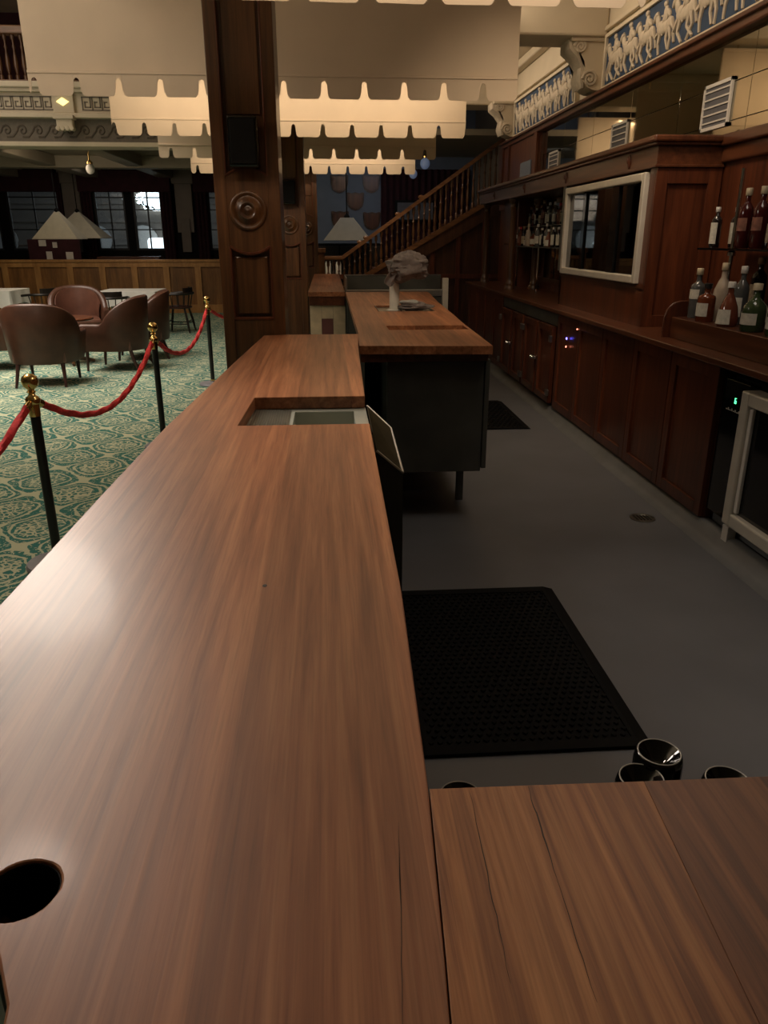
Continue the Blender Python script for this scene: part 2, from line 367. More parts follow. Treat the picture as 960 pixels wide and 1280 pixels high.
# ---------------------------------------------------------------- gallery over the lounge
YG = 14.0
struct('trim_19', MB().box(-10.2, -.2, YG+.05, YG+.5, 3.085, 3.435), 'band')
mb = MB().box(-10.2, -.2, YG-.02, YG+.5, 3.48, 3.84, .01)
mb.box(-10.2, -.2, YG-.22, YG+.5, 3.84, 3.93, .02).box(-10.2, -.2, YG-.15, YG+.5, 3.79, 3.85, .01).box(-10.2, -.2, YG-.1, YG+.5, 3.43, 3.50, .01).box(-10.2, -.2, YG, YG+.5, 3.02, 3.09, .01)
struct('trim_9', mb, 'cream')
# greek key band
mb = MB(); u = .155; t = .016
x = -9.0
while x < -.4:
    if not (-4.35 < x < -3.98):
        y0, y1 = YG-.034, YG-.018; z0 = 3.545; h = .2
        for (a, b, c, d) in ((0,u*.95,h-t,h),(u*.8,u*.8+t,0.04,h),(u*.25,u*.8+t,.04,.04+t),(u*.25,u*.25+t,.04,.13),(u*.25,u*.6,.13-t,.13),(0,t,0,h),(0,u,0,t)):
            mb.box(x+a, x+b, y0, y1, z0+c, z0+d)
    x += u
struct('trim_10', mb, 'dimwall')
# running-wave band
mb = MB(); x = -9.0
while x < -.5:
    pts = []
    for k in range(22):
        a = k/21*2.6*pi; r = .085*(1-k/24)
        pts.append((x+.10 - r*cos(a)*.95, YG+.045, 3.255 + r*sin(a)))
    pts = [(x-.16, YG+.045, 3.16), (x-.06, YG+.045, 3.165)] + pts
    mb.tube(pts, .014, 5); x += .25
struct('trim_11', mb, 'band_scroll', True)
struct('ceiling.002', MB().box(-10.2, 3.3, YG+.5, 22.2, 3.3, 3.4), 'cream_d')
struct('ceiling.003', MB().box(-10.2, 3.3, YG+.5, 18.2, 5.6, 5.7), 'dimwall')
for i, x in enumerate((-8.0, -6.0, -4.15, -1.9)):
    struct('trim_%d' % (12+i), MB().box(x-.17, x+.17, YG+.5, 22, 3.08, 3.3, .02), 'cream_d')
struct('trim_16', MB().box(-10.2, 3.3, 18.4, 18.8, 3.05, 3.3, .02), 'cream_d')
# bracket + small lit diamond ornament on the gallery edge
br = thing('gallery_bracket', 'cream bracket block with yellow lit diamond on the gallery edge', 'bracket', (-4.16, YG-.02, 3.1))
MB().box(-4.33, -4.0, YG-.08, YG-.022, 3.50, 3.79, .01).box(-4.29,-4.03,YG-.16,YG-.022,3.25,3.43,.02).box(-4.32,-4.0,YG-.2,YG-.022,3.40,3.46,.01).build('block', 'cream', br)
mb = MB()
for k in range(4): mb.lathe([(.001,-.16),(.035,-.15),(.035,-.03),(.001,-.02)], (-4.27+k*.072, YG-.02, 3.27), 10, 'Y')
mb.build('scroll', 'cream', br, True)
MB().prism([(-.10,0),(0,.06),(.10,0),(0,-.06)], lambda a,b:(-4.165+a, YG-.082, 3.66+b), lambda a,b:(-4.165+a, YG-.10, 3.66+b)).build('diamond_lamp', 'lampglow', br)
MB().lathe([(.05,0),(.05,.12),(.03,.14),(.03,.2),(.001,.21)], (-4.165, YG-.1, 3.93), 12).build('finial', 'cream', br, True)
# balustrade
bal = thing('gallery_balustrade', 'turned timber balustrade along the upper gallery above the lounge', 'balustrade', (-6, YG+.1, 3.93))
MB().box(-10.1, -2.4, YG+.02, YG+.22, 4.62, 4.74, .02).box(-10.1,-2.4,YG+.05,YG+.19,3.93,3.99,.01).build('rail', 'oak_x', bal)
prof = [(.035,0),(.035,.06),(.018,.08),(.042,.2),(.034,.3),(.016,.42),(.03,.46),(.016,.5),(.022,.56),(.035,.58),(.035,.63)]
b0 = MB().lathe(prof, (-10, YG+.12, 3.99), 10).build('baluster', 'oak', bal, True)
for k in range(1, 62):
    c = b0.copy(); COL.objects.link(c); c.location.x += k*.125
struct('wall_gallery', MB().box(-10.2, -.2, YG+3.0, YG+3.1, 3.4, 5.6), 'curtain')
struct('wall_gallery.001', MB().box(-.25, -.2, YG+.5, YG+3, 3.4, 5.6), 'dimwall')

# ---------------------------------------------------------------- window wall far left
YW = 22.0
wins = [(-9.95, -8.6), (-8.36, -7.02), (-6.12, -5.32), (-5.12, -4.36), (-3.15, -2.2)]
zs0, zs1 = 1.30, 2.80
mb = MB().box(-10.2, 3.4, YW, YW+.2, 0, zs0).box(-10.2, 3.4, YW, YW+.2, zs1, 3.3)
xs = [-10.2] + [v for w_ in wins for v in w_] + [3.4]
for a, b in zip(xs[0::2], xs[1::2]): mb.box(a, b, YW, YW+.2, zs0, zs1)
struct('wall_windows', mb, 'black')
for i, (a, b) in enumerate(wins):
    mb = MB(); f = .05
    mb.box(a, b, YW+.02, YW+.1, zs0, zs0+f).box(a, b, YW+.02, YW+.1, zs1-f, zs1).box(a, a+f, YW+.02, YW+.1, zs0+f, zs1-f).box(b-f, b, YW+.02, YW+.1, zs0+f, zs1-f)
    m_ = (a+b)/2; mb.box(m_-.018, m_+.018, YW+.04, YW+.08, zs0+f, zs1-f)
    for z in (zs0+.52, zs0+1.02, zs0+1.32): mb.box(a+f, b-f, YW+.04, YW+.08, z-.015, z+.015)
    wf = struct('window_%d' % (i+1), mb, 'frame_dark')
    MB().box(a+f, b-f, YW+.055, YW+.06, zs0+f, zs1-f).build('window_pane', 'winglass', wf)
# pale pilasters between the windows
for i, x in enumerate((-6.65, -3.75)):
    struct('trim_%d' % (17+i), MB().box(x-.22, x+.22, YW-.12, YW, 1.75, 3.3, .01).box(x-.28, x+.28, YW-.18, YW, 2.95, 3.3, .02).box(x-.12, x+.12, YW-.16, YW, 1.25, 2.1, .01), 'dimwall')
# curtains
def curtain(x0, x1, y, z0, z1, label, amp=.05, n=9):
    mb = MB().grid(lambda u_, v_: (x0+(x1-x0)*u_, y+amp*sin(u_*n*2*pi)*(0.6+.4*v_), z0+(z1-z0)*v_), n*8, 3).solidify(.012)
    o = mb.build('curtain', 'curtain', None, True); tag(o, label, 'curtain', None)
curtain(-7.0, -6.9+.02, YW-.2, .9, 3.2, 'dark maroon curtain at the right edge of the leftmost windows', .04, 2)
curtain(-6.38, -6.12, YW-.22, .9, 3.2, 'dark maroon curtain left of the pair of windows with bright street glow', .05, 3)
curtain(-4.34, -4.06, YW-.22, .9, 3.2, 'dark maroon curtain just right of the brightly glowing window', .05, 3)
curtain(-3.44, -3.14, YW-.22, .9, 3.2, 'dark maroon curtain at the left of the window beside the timber column', .05, 3)
for a, b, l in ((-8.7,-6.95,'dark scalloped maroon pelmet over the leftmost window pair'), (-6.4,-4.05,'dark scalloped maroon pelmet over the window pair with bright street glow'), (-3.45,-1.9,'dark scalloped maroon pelmet over the window beside the timber column')):
    pts = [(a, 3.25), (a, 2.78)]; n = 18
    for k in range(n*4+1):
        pts.append((a+(b-a)*k/(n*4), 2.76 - .035*abs(sin(k*pi/4))))
    pts += [(b, 2.78), (b, 3.25)]
    o = MB().prism(pts, lambda p, q: (p, YW-.34, q), lambda p, q: (p, YW-.30, q)).build('pelmet', 'curtain'); tag(o, l, 'pelmet')
# outside: street facade, hedge lit from behind, glowing lamps
st = thing('street_facade', 'grey building facade seen outside through the windows', 'building', (-6, 27, 0))
mb = MB().box(-14, 2, 27, 27.2, 0, 6)
for z in (1.4, 2.1, 2.65, 3.2): mb.box(-14, 2, 26.9, 27.05, z, z+.1)
mb.build('wall', 'dimwall', st)
mb = MB()
for k in range(9):
    mb.lathe([(.42,-.05),(.46,-.05),(.46,.0),(.42,.0)], (-12+k*1.5, 26.94, 1.55), 16, 'Y')
mb.build('arch_moulding', 'vent', st, True)
def lamp_post(x, z, rx, rz, label):
    t_ = thing('street_lamp', label, 'lamp', (x, 26.5, 0))
    MB().ell((x, 26.5, z), (rx, .08, rz), 0, 18, 'XZ').build('globe', 'glow', t_, True)
    MB().lathe([(.06,0),(.03,.1),(.025,z-rz+.01)], (x, 26.5, 0), 10).build('post', 'frame_dark', t_)
lamp_post(-6.35, 2.78, .115, .115, 'round white street lamp seen high through the window')
lamp_post(-4.62, 1.45, .08, .12, 'small white lamp low at the right edge of the bright window')
lamp_post(-2.9, 1.55, .14, .2, 'white lamp low in the window beside the timber column')
lamp_post(-3.2, 2.62, .16, .08, 'flat white lamp high in the window beside the timber column')
g = thing('lit_patch', 'bright white glowing patch behind leaves high in the right window sash', 'light_patch', (-5.2, 26.9, 2.6))
pts = []
random.seed(3)
for k in range(40):
    a = 2*pi*k/40; r = 1 + .22*(random.random()-.5)*2
    pts.append((-5.45 + .62*cos(a)*r, 2.78 + .30*sin(a)*r))
MB().prism(pts, lambda p, q: (p, 26.83, q), lambda p, q: (p, 26.895, q)).build('glow_panel', 'glow', g)  # glowing panel stands for lamplight coming through foliage
lv = MB()
for k in range(24):
    a = random.random()*2*pi
    lv.ell((-5.45+.62*cos(a)*random.uniform(.75,1), 26.79, 2.78+.30*sin(a)*random.uniform(.8,1.05)), (.05,.03,.025), random.random()*3, 6, 'XZ')
lv.build('leaf_cluster', 'black', g)
g = thing('lit_van', 'bright white rounded glowing vehicle shape low in the right window sash', 'vehicle', (-5.3, 26.4, 0))
MB().box(-5.72, -5.02, 26.0, 26.6, 1.16, 1.62, .1).build('glow_blob', 'glow', g, True)  # emission put into the block as a bright spot, no lamp inside
MB().box(-5.85, -4.90, 25.7, 26.6, .35, 1.16, .06).build('body', 'dimwall', g)
for x in (-5.7, -5.05): MB().lathe([(.30,-.1),(.32,-.08),(.32,.08),(.30,.1)], (x, 26.1, .32), 16, 'X').build('wheel', 'black', g, True)

# ---------------------------------------------------------------- panelled partition (lounge / billiard room)
YP = 18.0
pt = thing('panelled_partition', 'long waist-high oak panelled partition behind the lounge tables', 'partition', (-5, YP, 0))
MB().box(-10.1, -.5, YP+.02, YP+.14, 0.0, 1.10).build('wall_core', 'panel', pt)
mb = MB().box(-10.1, -.5, YP-.05, YP+.2, 1.10, 1.16, .01).box(-10.1, -.5, YP-.02, YP+.02, 1.0, 1.10).box(-10.1, -.5, YP-.02, YP+.02, .0, .18)
mb.build('cap_rail', 'panelframe', pt)
mb = MB(); x = -9.9
while x < -.6:
    mb.box(x-.065, x+.065, YP-.02, YP+.02, .18, 1.0); x += .70
mb.build('stile', 'panelframe', pt)
# billiard lamps
def shade_lamp(x, y, z, w_, h, label, mat='shade', topw=.035, ceil=3.3):
    t_ = thing('pendant_lamp', label, 'lamp', (x, y, z))
    b_ = MB(); T = [(-1,-1),(1,-1),(1,1),(-1,1)]
    lo = [b_.b.verts.new((x+a*w_, y+b*w_*.8, z)) for a, b in T]; hi = [b_.b.verts.new((x+a*topw, y+b*topw*.8, z+h)) for a, b in T]
    for k in range(4): b_.b.faces.new((lo[k], lo[(k+1)%4], hi[(k+1)%4], hi[k]))
    b_.b.faces.new(hi); b_.solidify(-.01); b_.build('shade', mat, t_)
    MB().tube([(x,y,z+h),(x,y,ceil)], .012, 6).build('rod', 'black', t_)
    b2 = MB()
    for a, b in T: b2.tube([(x+a*w_, y+b*w_*.8, z),(x+a*topw, y+b*topw*.8, z+h+.01)], .008, 5)
    b2.build('rib', 'vent', t_)
    MB().lathe([(.05,0),(.06,.05),(.02,.09),(.001,.1)], (x,y,z+h-.01), 10).build('finial', 'black', t_, True)
shade_lamp(-6.20, 19.2, 1.58, .50, .60, 'cream pyramid billiard lamp hanging in front of its twin behind the partition')
shade_lamp(-6.25, 20.9, 1.60, .66, .62, 'pyramid billiard lamp hanging just behind and right of its twin')
shade_lamp(.42, 16.3, 1.56, .47, .42, 'pale grey-white pyramid pendant lamp in front of the wall of shields', 'shade_w', .12, 3.3)
# paper notices on dark stand, and stored trolley top on the partition line
ns = thing('notice_stand', 'dark stand pinned with small white notices below the billiard lamps', 'stand', (-6.35, 18.6, 0))
MB().box(-6.75, -5.6, 18.6, 18.64, 0.0, 1.58).build('board', 'curtain', ns)
for (x, z, a, b) in ((-6.42,1.50,.16,.13),(-6.15,1.46,.10,.12),(-6.3,1.22,.13,.2),(-5.85,1.20,.16,.22)):
    MB().box(x-a/2, x+a/2, 18.59, 18.598, z-b/2, z+b/2).build('notice', 'vent', ns)
sh = thing('side_shelf', 'low narrow timber shelf top behind the partition below the bright windows', 'shelf', (-5, 19.5, 0))
MB().box(-5.45,-4.0,19.3,19.8,1.13,1.19,.01).build('top', 'mahog_y', sh); MB().box(-5.4,-4.05,19.35,19.75,0,1.13).build('body', 'black', sh)
# opal globe pendants under the gallery
def globe(x, y, z, r, label, mat='opal', ceil=3.3):
    t_ = thing('globe_pendant', label, 'lamp', (x, y, z))
    MB().ell((x,y,z),(r,r,r*1.12),0,16,'XY').build('globe', mat, t_, True)
    MB().lathe([(.06,0),(.06,.03),(.02,.06),(.012,.08),(.012,ceil-z-r)], (x,y,z+r*1.05), 10).build('stem', 'brass', t_, True)
globe(-4.3, 15.5, 2.80, .08, 'small dim white globe pendant under the gallery left of the timber column')
globe(1.66, 15.4, 2.74, .075, 'lower of two bluish globe pendants beside the scalloped canopy', 'opal_blue')
globe(1.88, 15.4, 2.92, .09, 'higher of two bluish globe pendants beside the scalloped canopy', 'opal_blue')
globe(.30, 12.76-.3, 3.50, .17, 'opal white globe pendant near the ceiling, seen reflected in the bar mirror', 'opal', 3.85)

# ---------------------------------------------------------------- back hall wall with shields
struct('floor.003', MB().box(-14, 4, 22.2, 27.4, -.1, 0), 'dimwall')
struct('wall_back', MB().box(-.5, 3.4, 18.3, 18.4, 0, 5.6), 'bluewall')
def shield(x, z, w_=.36, h=.34, label=''):
    pts = [(-1,.92),(-.82,1),(-.45,.9),(0,1),(.45,.9),(.82,1),(1,.92),(.9,.45),(.94,0),(.8,-.55),(.45,-.86),(0,-1),(-.45,-.86),(-.8,-.55),(-.94,0),(-.9,.45)]
    s_ = thing('heraldic_shield', label, 'shield', (x, 18.28, z), 'timber shields on the hall wall')
    MB().prism([(x+a*w_/2, z+b*h/2) for a, b in pts], lambda a,b:(a,18.27,b), lambda a,b:(a,18.30,b)).build('plaque', 'darkpanel', s_)
    MB().prism([(x+a*w_*.40, z+b*h*.40) for a, b in pts], lambda a,b:(a,18.25,b), lambda a,b:(a,18.27,b)).build('crest', 'mahog', s_)
for x, z, l in ((.32,2.74,'timber shield, upper left of the five on the grey hall wall'),(1.03,2.74,'timber shield, upper right of the five on the grey hall wall'),(.67,2.38,'timber shield in the middle of the five on the grey hall wall'),(.32,1.99,'timber shield, lower left of the five, partly behind the pale lamp'),(1.04,1.97,'timber shield, lower right of the five, beside the stair rail')):
    shield(x, z, .40, .38, l)
o = MB().grid(lambda u_, v_: (1.24+2.0*u_, 18.2+.05*sin(u_*14*2*pi), .0+3.04*v_), 112, 3).solidify(.012).build('curtain', 'curtain', None, True)
tag(o, 'wide dark maroon curtain on the hall wall behind the staircase', 'curtain')
pf = thing('picture_frame', 'small dark picture hung on the maroon curtain beside the stairs', 'picture', (1.95, 18.08, 2.2))
MB().box(1.55, 2.45, 18.05, 18.1, 1.95, 2.4).build('frame', 'black', pf); MB().box(1.6, 2.4, 18.035, 18.05, 2.0, 2.35).build('print', 'ventdark', pf)
# dark sideboard below pale lamp
sb = thing('dark_cabinet', 'dark cabinet standing below the pale lamp behind the stairs', 'cabinet', (.4, 17.2, 0))
MB().box(-.2, 1.2, 17.0, 17.6, 0, 1.5, .01).build('body', 'black', sb)
for k in range(3): MB().box(-.17+k*.46,.26+k*.46,16.98,17.0,.1,1.45,.004).build('door', 'blackwood', sb)
for k,(x,z) in enumerate(((.02,.92),(.22,.91))):
    c_ = thing('white_canister', 'pale cylindrical canister on a ledge behind the stair foot, %s' % ('left one' if k==0 else 'right one'), 'canister', (x, 15.4, z))
    MB().lathe([(.05,0),(.055,.02),(.055,.22),(.045,.24),(.03,.25)], (x,15.4,z), 12).build('body', 'white', c_, True)
    MB().lathe([(.047,.0),(.047,.02),(.001,.03)], (x,15.4,z+.242), 12).build('lid', 'vent', c_, True)
lg = thing('hall_ledge', 'dark timber ledge behind the foot of the stairs', 'ledge', (.3, 15, 0))
MB().box(-.1,.7,15.25,15.6,.87,.91,.005).build('top','darkpanel',lg); MB().box(-.05,.65,15.3,15.55,0,.87).build('body','black',lg)

# ---------------------------------------------------------------- staircase
YS = 14.0; SL = .572   # slope of the flight
def zs(x): return 1.04 + (x-.72)*SL       # top of stringer
def zh(x): return 1.335 + (x-.30)*.686    # handrail
sc_ = thing('staircase', 'timber staircase with turned balusters rising to the right behind the bar', 'staircase', (1.6, YS, 0))
mb = MB().prism([(.05,0),(3.28,0),(3.28,zs(3.28)-.28),(.72,zs(.72)-.28),(.2,.5),(.05,.5)], lambda a,b:(a,YS+.03,b), lambda a,b:(a,YS+1.2,b))
mb.build('side_panelling', 'darkpanel', sc_)
mb = MB(); x = .95
while x < 3.2:
    mb.box(x-.04, x+.04, YS, YS+.03, .1, zs(x)-.30); x += .46
mb.box(.2,3.28,YS,YS+.03,0,.14).box(.2,3.28,YS-.005,YS+.03,.92,1.0)
mb.build('panel_stile', 'mahog', sc_)
def beam(mb, xa, za, xb, zb, y0, y1, h):
    return mb.prism([(xa,za-h),(xb,zb-h),(xb,zb),(xa,za)], lambda a,b:(a,y0,b), lambda a,b:(a,y1,b))
beam(MB(), .0, zs(0), 3.28, zs(3.28), YS-.04, YS+.06, .09).build('stringer', 'oak_x', sc_)
beam(MB(), .3, zs(.3)-.09, 3.28, zs(3.28)-.09, YS-.02, YS+.06, .24).build('stringer_board', 'darkpanel', sc_)
mb = MB(); beam(mb, .27, zh(.27), 3.28, zh(3.28), YS-.05, YS+.06, .07); mb.box(-.12,.28,YS-.05,YS+.06,zh(.27)-.075,zh(.27)-.005,.01)
for x in (.58,.69,1.25,1.65): mb.ell((x, YS, zh(x)+.01),(.05,.03,.035),0,8,'XZ')
mb.build('handrail', 'oak_x', sc_, 30)
bprof = lambda h: [(.026,0),(.026,.12*h),(.014,.14*h),(.028,.28*h),(.022,.42*h),(.012,.58*h),(.024,.62*h),(.012,.66*h),(.014,.8*h),(.026,.84*h),(.026,h)]
for k in range(35):
    x = .02+k*.094
    z0 = max(zs(x), .5); z1 = (zh(x) if x > .27 else zh(.27))-.07
    if z1-z0 > .1: MB().lathe(bprof(z1-z0), (x, YS, z0), 8).build('baluster', 'oak', sc_, True)
np_ = MB().box(-.16,-.04,YS-.06,YS+.06,0,1.42,.01).box(-.18,-.02,YS-.08,YS+.08,1.36,1.44,.01)
np_.build('newel_post', 'oak', sc_)
mb = MB()
for k in range(11): mb.box(.3+k*.27, .3+(k+1)*.27, YS+.06, YS+1.2, max(0,zs(.3+k*.27)-.3), zs(.3+k*.27)-.02)
mb.build('tread', 'mahog_y', sc_)
# ---------------------------------------------------------------- timber columns
def column(x0, y0, label, ztop=3.42, wd=.37, partner=False):
    x1 = x0+wd; c_ = thing('timber_column', label, 'column', (x0+wd/2, y0+wd/2, 0), None)
    xc = x0+wd/2; f = .068
    cz = 1.75
    # core behind the recesses + framing members on the front
    MB().box(x0+.012, x1-.012, y0+.05, y0+wd-.012, 0, ztop).build('shaft', 'oak', c_)
    mb = MB()
    for (a, b) in ((x0, x0+f), (x1-f, x1)): mb.box(a, b, y0, y0+.06, 0, ztop, .004)
    for s_ in (x0, x1-.04): mb.box(s_, s_+.04, y0+.05, y0+wd, 0, ztop, .003)
    a, b = x0+f, x1-f; W = b-a
    mb.box(a, b, y0+.002, y0+.06, 0, 1.14)          # bottom rail
    # block with concave lower edge (arc) & upper arc around roundel
    def arcblock(zlo, zhi, lowc, upc):
        pts = []
        n = 10
        for k in range(n+1):
            t_ = k/n; xx = a+W*t_; pts.append((xx, zlo - lowc*(1-(2*t_-1)**2) ))
        for k in range(n+1):
            t_ = 1-k/n; xx = a+W*t_; pts.append((xx, zhi + upc*(1-(2*t_-1)**2)))
        mb.prism(pts, lambda p,q:(p,y0+.002,q), lambda p,q:(p,y0+.06,q))
    arcblock(1.56, 1.93, .04, .04)
    mb.box(a, b, y0+.002, y0+.06, ztop-.1, ztop)
    mb.build('frame', 'oak', c_)
    # raised lower panel and moulding
    mb = MB().box(a+.02, b-.02, y0+.028, y0+.05, 1.17, 1.50, .006); mb.build('lower_panel', 'oak', c_)
    mb = MB()
    arc = [(a+W*k/10, y0+.004, 1.555-.04*(1-(2*k/10-1)**2)) for k in range(11)]
    mb.tube([(a,y0+.004,1.145)]+arc[:1], .008, 6).tube([(b,y0+.004,1.145)]+arc[-1:], .008, 6).tube([(a,y0+.004,1.145),(b,y0+.004,1.145)], .010, 6).tube(arc, .010, 6)
    arc2 = [(a+W*k/10, y0+.004, 1.935+.04*(1-(2*k/10-1)**2)) for k in range(11)]
    mb.tube(arc2, .007, 6).tube([(a,y0+.004,1.935),(a,y0+.004,ztop-.1)], .006, 6).tube([(b,y0+.004,1.935),(b,y0+.004,ztop-.1)], .006, 6)
    mb.build('moulding', 'mahog', c_, True)
    mb = MB().box(a+.022, b-.022, y0+.036, y0+.05, 2.25, ztop-.12, .004); mb.build('upper_panel', 'oak', c_)
    # turned roundel
    T = Matrix.Rotation(pi/2, 4, 'X')
    MB().lathe([(.108,0),(.106,.012),(.098,.018),(.088,.014),(.08,.006),(.066,.012),(.058,.026),(.044,.034),(.034,.028),(.028,.018),(.018,.02),(.010,.030),(.001,.032)], (xc, y0+.001, cz), 32, 'Z', T.to_3x3()).build('roundel', 'oak', c_, 60)
    MB().box(x0-.012, x1+.012, y0-.012, y0+wd+.012, 0, .16, .006).build('plinth', 'oak', c_)
    return c_
def speaker(x, y, z, label):
    s_ = thing('wall_speaker', label, 'speaker', (x, y, z-.12))
    MB().box(x-.082, x+.082, y-.10, y+.02, z-.13, z+.13, .012).build('box', 'gloss_black', s_)
    MB().box(x-.068, x+.068, y-.106, y-.10, z-.112, z+.112, .003).build('grille', 'black', s_)
    MB().box(x-.03,x+.03,y+.02,y+.052,z-.03,z+.03).build('bracket','black',s_)
column(-.63, 4.71, 'tall timber column with carved roundel at the end of the near counter', 3.42)
speaker(-.445, 4.71, 2.10, 'small black box speaker on the nearest timber column')
column(-.61, 9.5, 'second timber column with roundel, behind the nearest one', 3.85)
speaker(-.425, 9.5, 2.10, 'small black box speaker on the second timber column')
column(-.50, 13.2, 'far slim timber column beside the foot of the stairs', 3.85, .36)
# ---------------------------------------------------------------- canvas canopies
def canopy(y, label, off=0.0, ztop=3.36, x0=-2.07, x1=1.43, seed=0):
    c_ = thing('canvas_canopy', label, 'canopy', ((x0+x1)/2, y, 2.55))
    P = lambda u_, v_: (x0+(x1-x0)*u_, y + .010*noise.noise(Vector((u_*7+seed, v_*3, seed))) , 2.70+(ztop-2.70)*v_)
    MB().grid(P, 60, 12).solidify(.006).build('canvas_panel', 'canvas', c_, True)
    # scalloped valance below the seam
    per = .2915; sw = .042
    zb = 2.553; zt = 2.668
    def low(x):
        d = abs(((x - x0 - off) + per/2) % per - per/2); e = min(x-x0, x1-x)
        z = zb
        if d < sw*.45: z = zt - .016*(d/(sw*.45))**2
        elif d < sw*.62: z = zt-.016 - (zt-.016-zb-.028)*(d-sw*.45)/(sw*.17)
        elif d < sw*1.25: q = (d-sw*.62)/(sw*.63); z = zb + .028*(1-q)**2
        if e < .035: z = max(z, zb+.035*(1-math.sqrt(max(0, 1-(1-e/.035)**2))))
        return z
    n = 960
    def vf(u_, v_):
        x = x0+(x1-x0)*u_; z = low(x); yy = y-.010+.008*noise.noise(Vector((x*6, seed, v_)))*(1-v_)
        return (x, yy, z+(2.708-z)*v_)
    MB().grid(vf, n, 2).solidify(.003).build('valance', 'canvas', c_)
    MB().box(x0, x1, y-.02, y-.006, 2.693, 2.712, .003).build('seam_band', 'canvas', c_)
    MB().box(x0, x1, y-.015, y+.02, ztop, ztop+.03).build('hanging_rail', 'canvas', c_)
    mb = MB()
    for x in (x0+.15, (x0+x1)/2+.7, x1-.15): mb.tube([(x,y,ztop+.03),(x,y,3.86)], .006, 6)
    mb.build('hanging_rod', 'brass', c_)
canopy(3.80, 'nearest scalloped canvas canopy, only its lit hem showing at the top', .23, seed=1)
canopy(6.20, 'large shaded canvas canopy panel behind the nearest timber column', .04, seed=2)
canopy(8.40, 'brightly lit canvas canopy just below the large shaded one', .02, seed=3)
canopy(10.6, 'narrow shaded canvas canopy, fourth from the front', .15, seed=4)
canopy(13.0, 'farthest brightly lit canvas canopy in front of the stairs', .1, seed=5)

# ================================================================ BACK BAR
XB = 2.12
# countertop
wt = thing('back_bar_worktop', 'long mahogany worktop along the back bar cabinets', 'worktop', (2.4, 6, .96))
MB().box(2.05, 2.70, .5, 11.6, .962, 1.0, .006).build('slab', 'mahog_y', wt)
# cabinets
def door_panel(mb_f, mb_p, x, y0, y1, z0, z1, st=.07, t=.025):
    mb_f.box(x-t, x, y0, y0+st, z0, z1, .002).box(x-t, x, y1-st, y1, z0, z1, .002).box(x-t, x, y0+st, y1-st, z0, z0+st, .002).box(x-t, x, y0+st, y1-st, z1-st, z1, .002)
    mb_p.box(x-t*.35, x, y0+st, y1-st, z0+st, z1-st)
doors = [3.92, 4.52, 5.12, 5.74, 6.34, 6.93]
lbl = ['mahogany base cabinet beside the under-counter fridge', 'mahogany base cabinet, second from the under-counter fridge', 'middle mahogany base cabinet of the row of five plain doors', 'mahogany base cabinet, fourth from the under-counter fridge', 'mahogany base cabinet with blue and red lights, beside the steel-topped doors']
for i in range(5):
    a, b = doors[i], doors[i+1]
    c_ = thing('base_cabinet', lbl[i], 'cabinet', (XB+.3, (a+b)/2, 0), 'plain door cabinets of the back bar')
    MB().box(XB+.002, 2.70, a+.002, b-.002, .09, .958).build('carcass', 'mahog', c_)
    f, p = MB(), MB(); door_panel(f, p, XB, a+.004, b-.004, .095, .95)
    d = f.build('door', 'mahog', c_); p.build('door_panel', 'mahog', d)
    if i == 4:
        MB().ell((XB-.03, 6.62, .77),(.006,.009,.011),0,8,'YZ').build('blue_light', 'blue_led', c_)
        MB().ell((XB-.03, 6.62, .70),(.005,.007,.008),0,8,'YZ').build('red_light', 'red_led', c_)
        MB().ell((XB-.03, 6.35, .88),(.005,.006,.006),0,8,'YZ').build('red_light', 'red_led', c_)
# refrigerated cupboard with four latched doors
rc = thing('cool_cupboard', 'mahogany clad cool cupboard with four chrome-latched doors and steel top band', 'cabinet', (XB+.3, 8.1, 0))
MB().box(XB+.002, 2.70, 6.94, 9.20, .09, .958).build('carcass', 'black', rc)
MB().box(XB-.02, XB+.002, 6.95, 9.19, .84, .955, .002).build('steel_band', 'steel_dull', rc)
yy = [6.97, 7.52, 8.07, 8.62, 9.18]
for i in range(4):
    a, b = yy[i]+.03, yy[i+1]-.03
    f, p = MB(), MB(); door_panel(f, p, XB-.012, a, b, .12, .83, .06, .04)
    d = f.build('door', 'mahog', rc); p.build('door_panel', 'mahog', d)
    s_ = a if i % 2 else b     # latches meet in the middle pairs
    l_ = MB().box(XB-.085, XB-.052, s_-.05, s_+.05, .47, .50, .006); l_.lathe([(.018,-.1),(.02,-.09),(.016,-.05)], (XB, s_, .485), 10, 'X'); l_.build('latch', 'chrome', d, 40)
    s_ = b if i % 2 else a
    for z in (.22, .72): MB().box(XB-.075, XB-.052, s_-.03, s_+.03, z-.03, z+.03, .004).build('hinge', 'steel', d)
# fluted far cabinet
fc = thing('base_cabinet', 'narrow panelled mahogany cabinet at the far end of the back bar', 'cabinet', (XB+.3, 10.2, 0))
MB().box(XB+.002, 2.70, 9.21, 11.55, .09, .958).build('carcass', 'mahog', fc)
for i in range(4):
    a = 9.22+i*.58; f, p = MB(), MB(); door_panel(f, p, XB, a, a+.572, .095, .95, .07, .02)
    d = f.build('door', 'mahog', fc); p.build('door_panel', 'mahog', d)
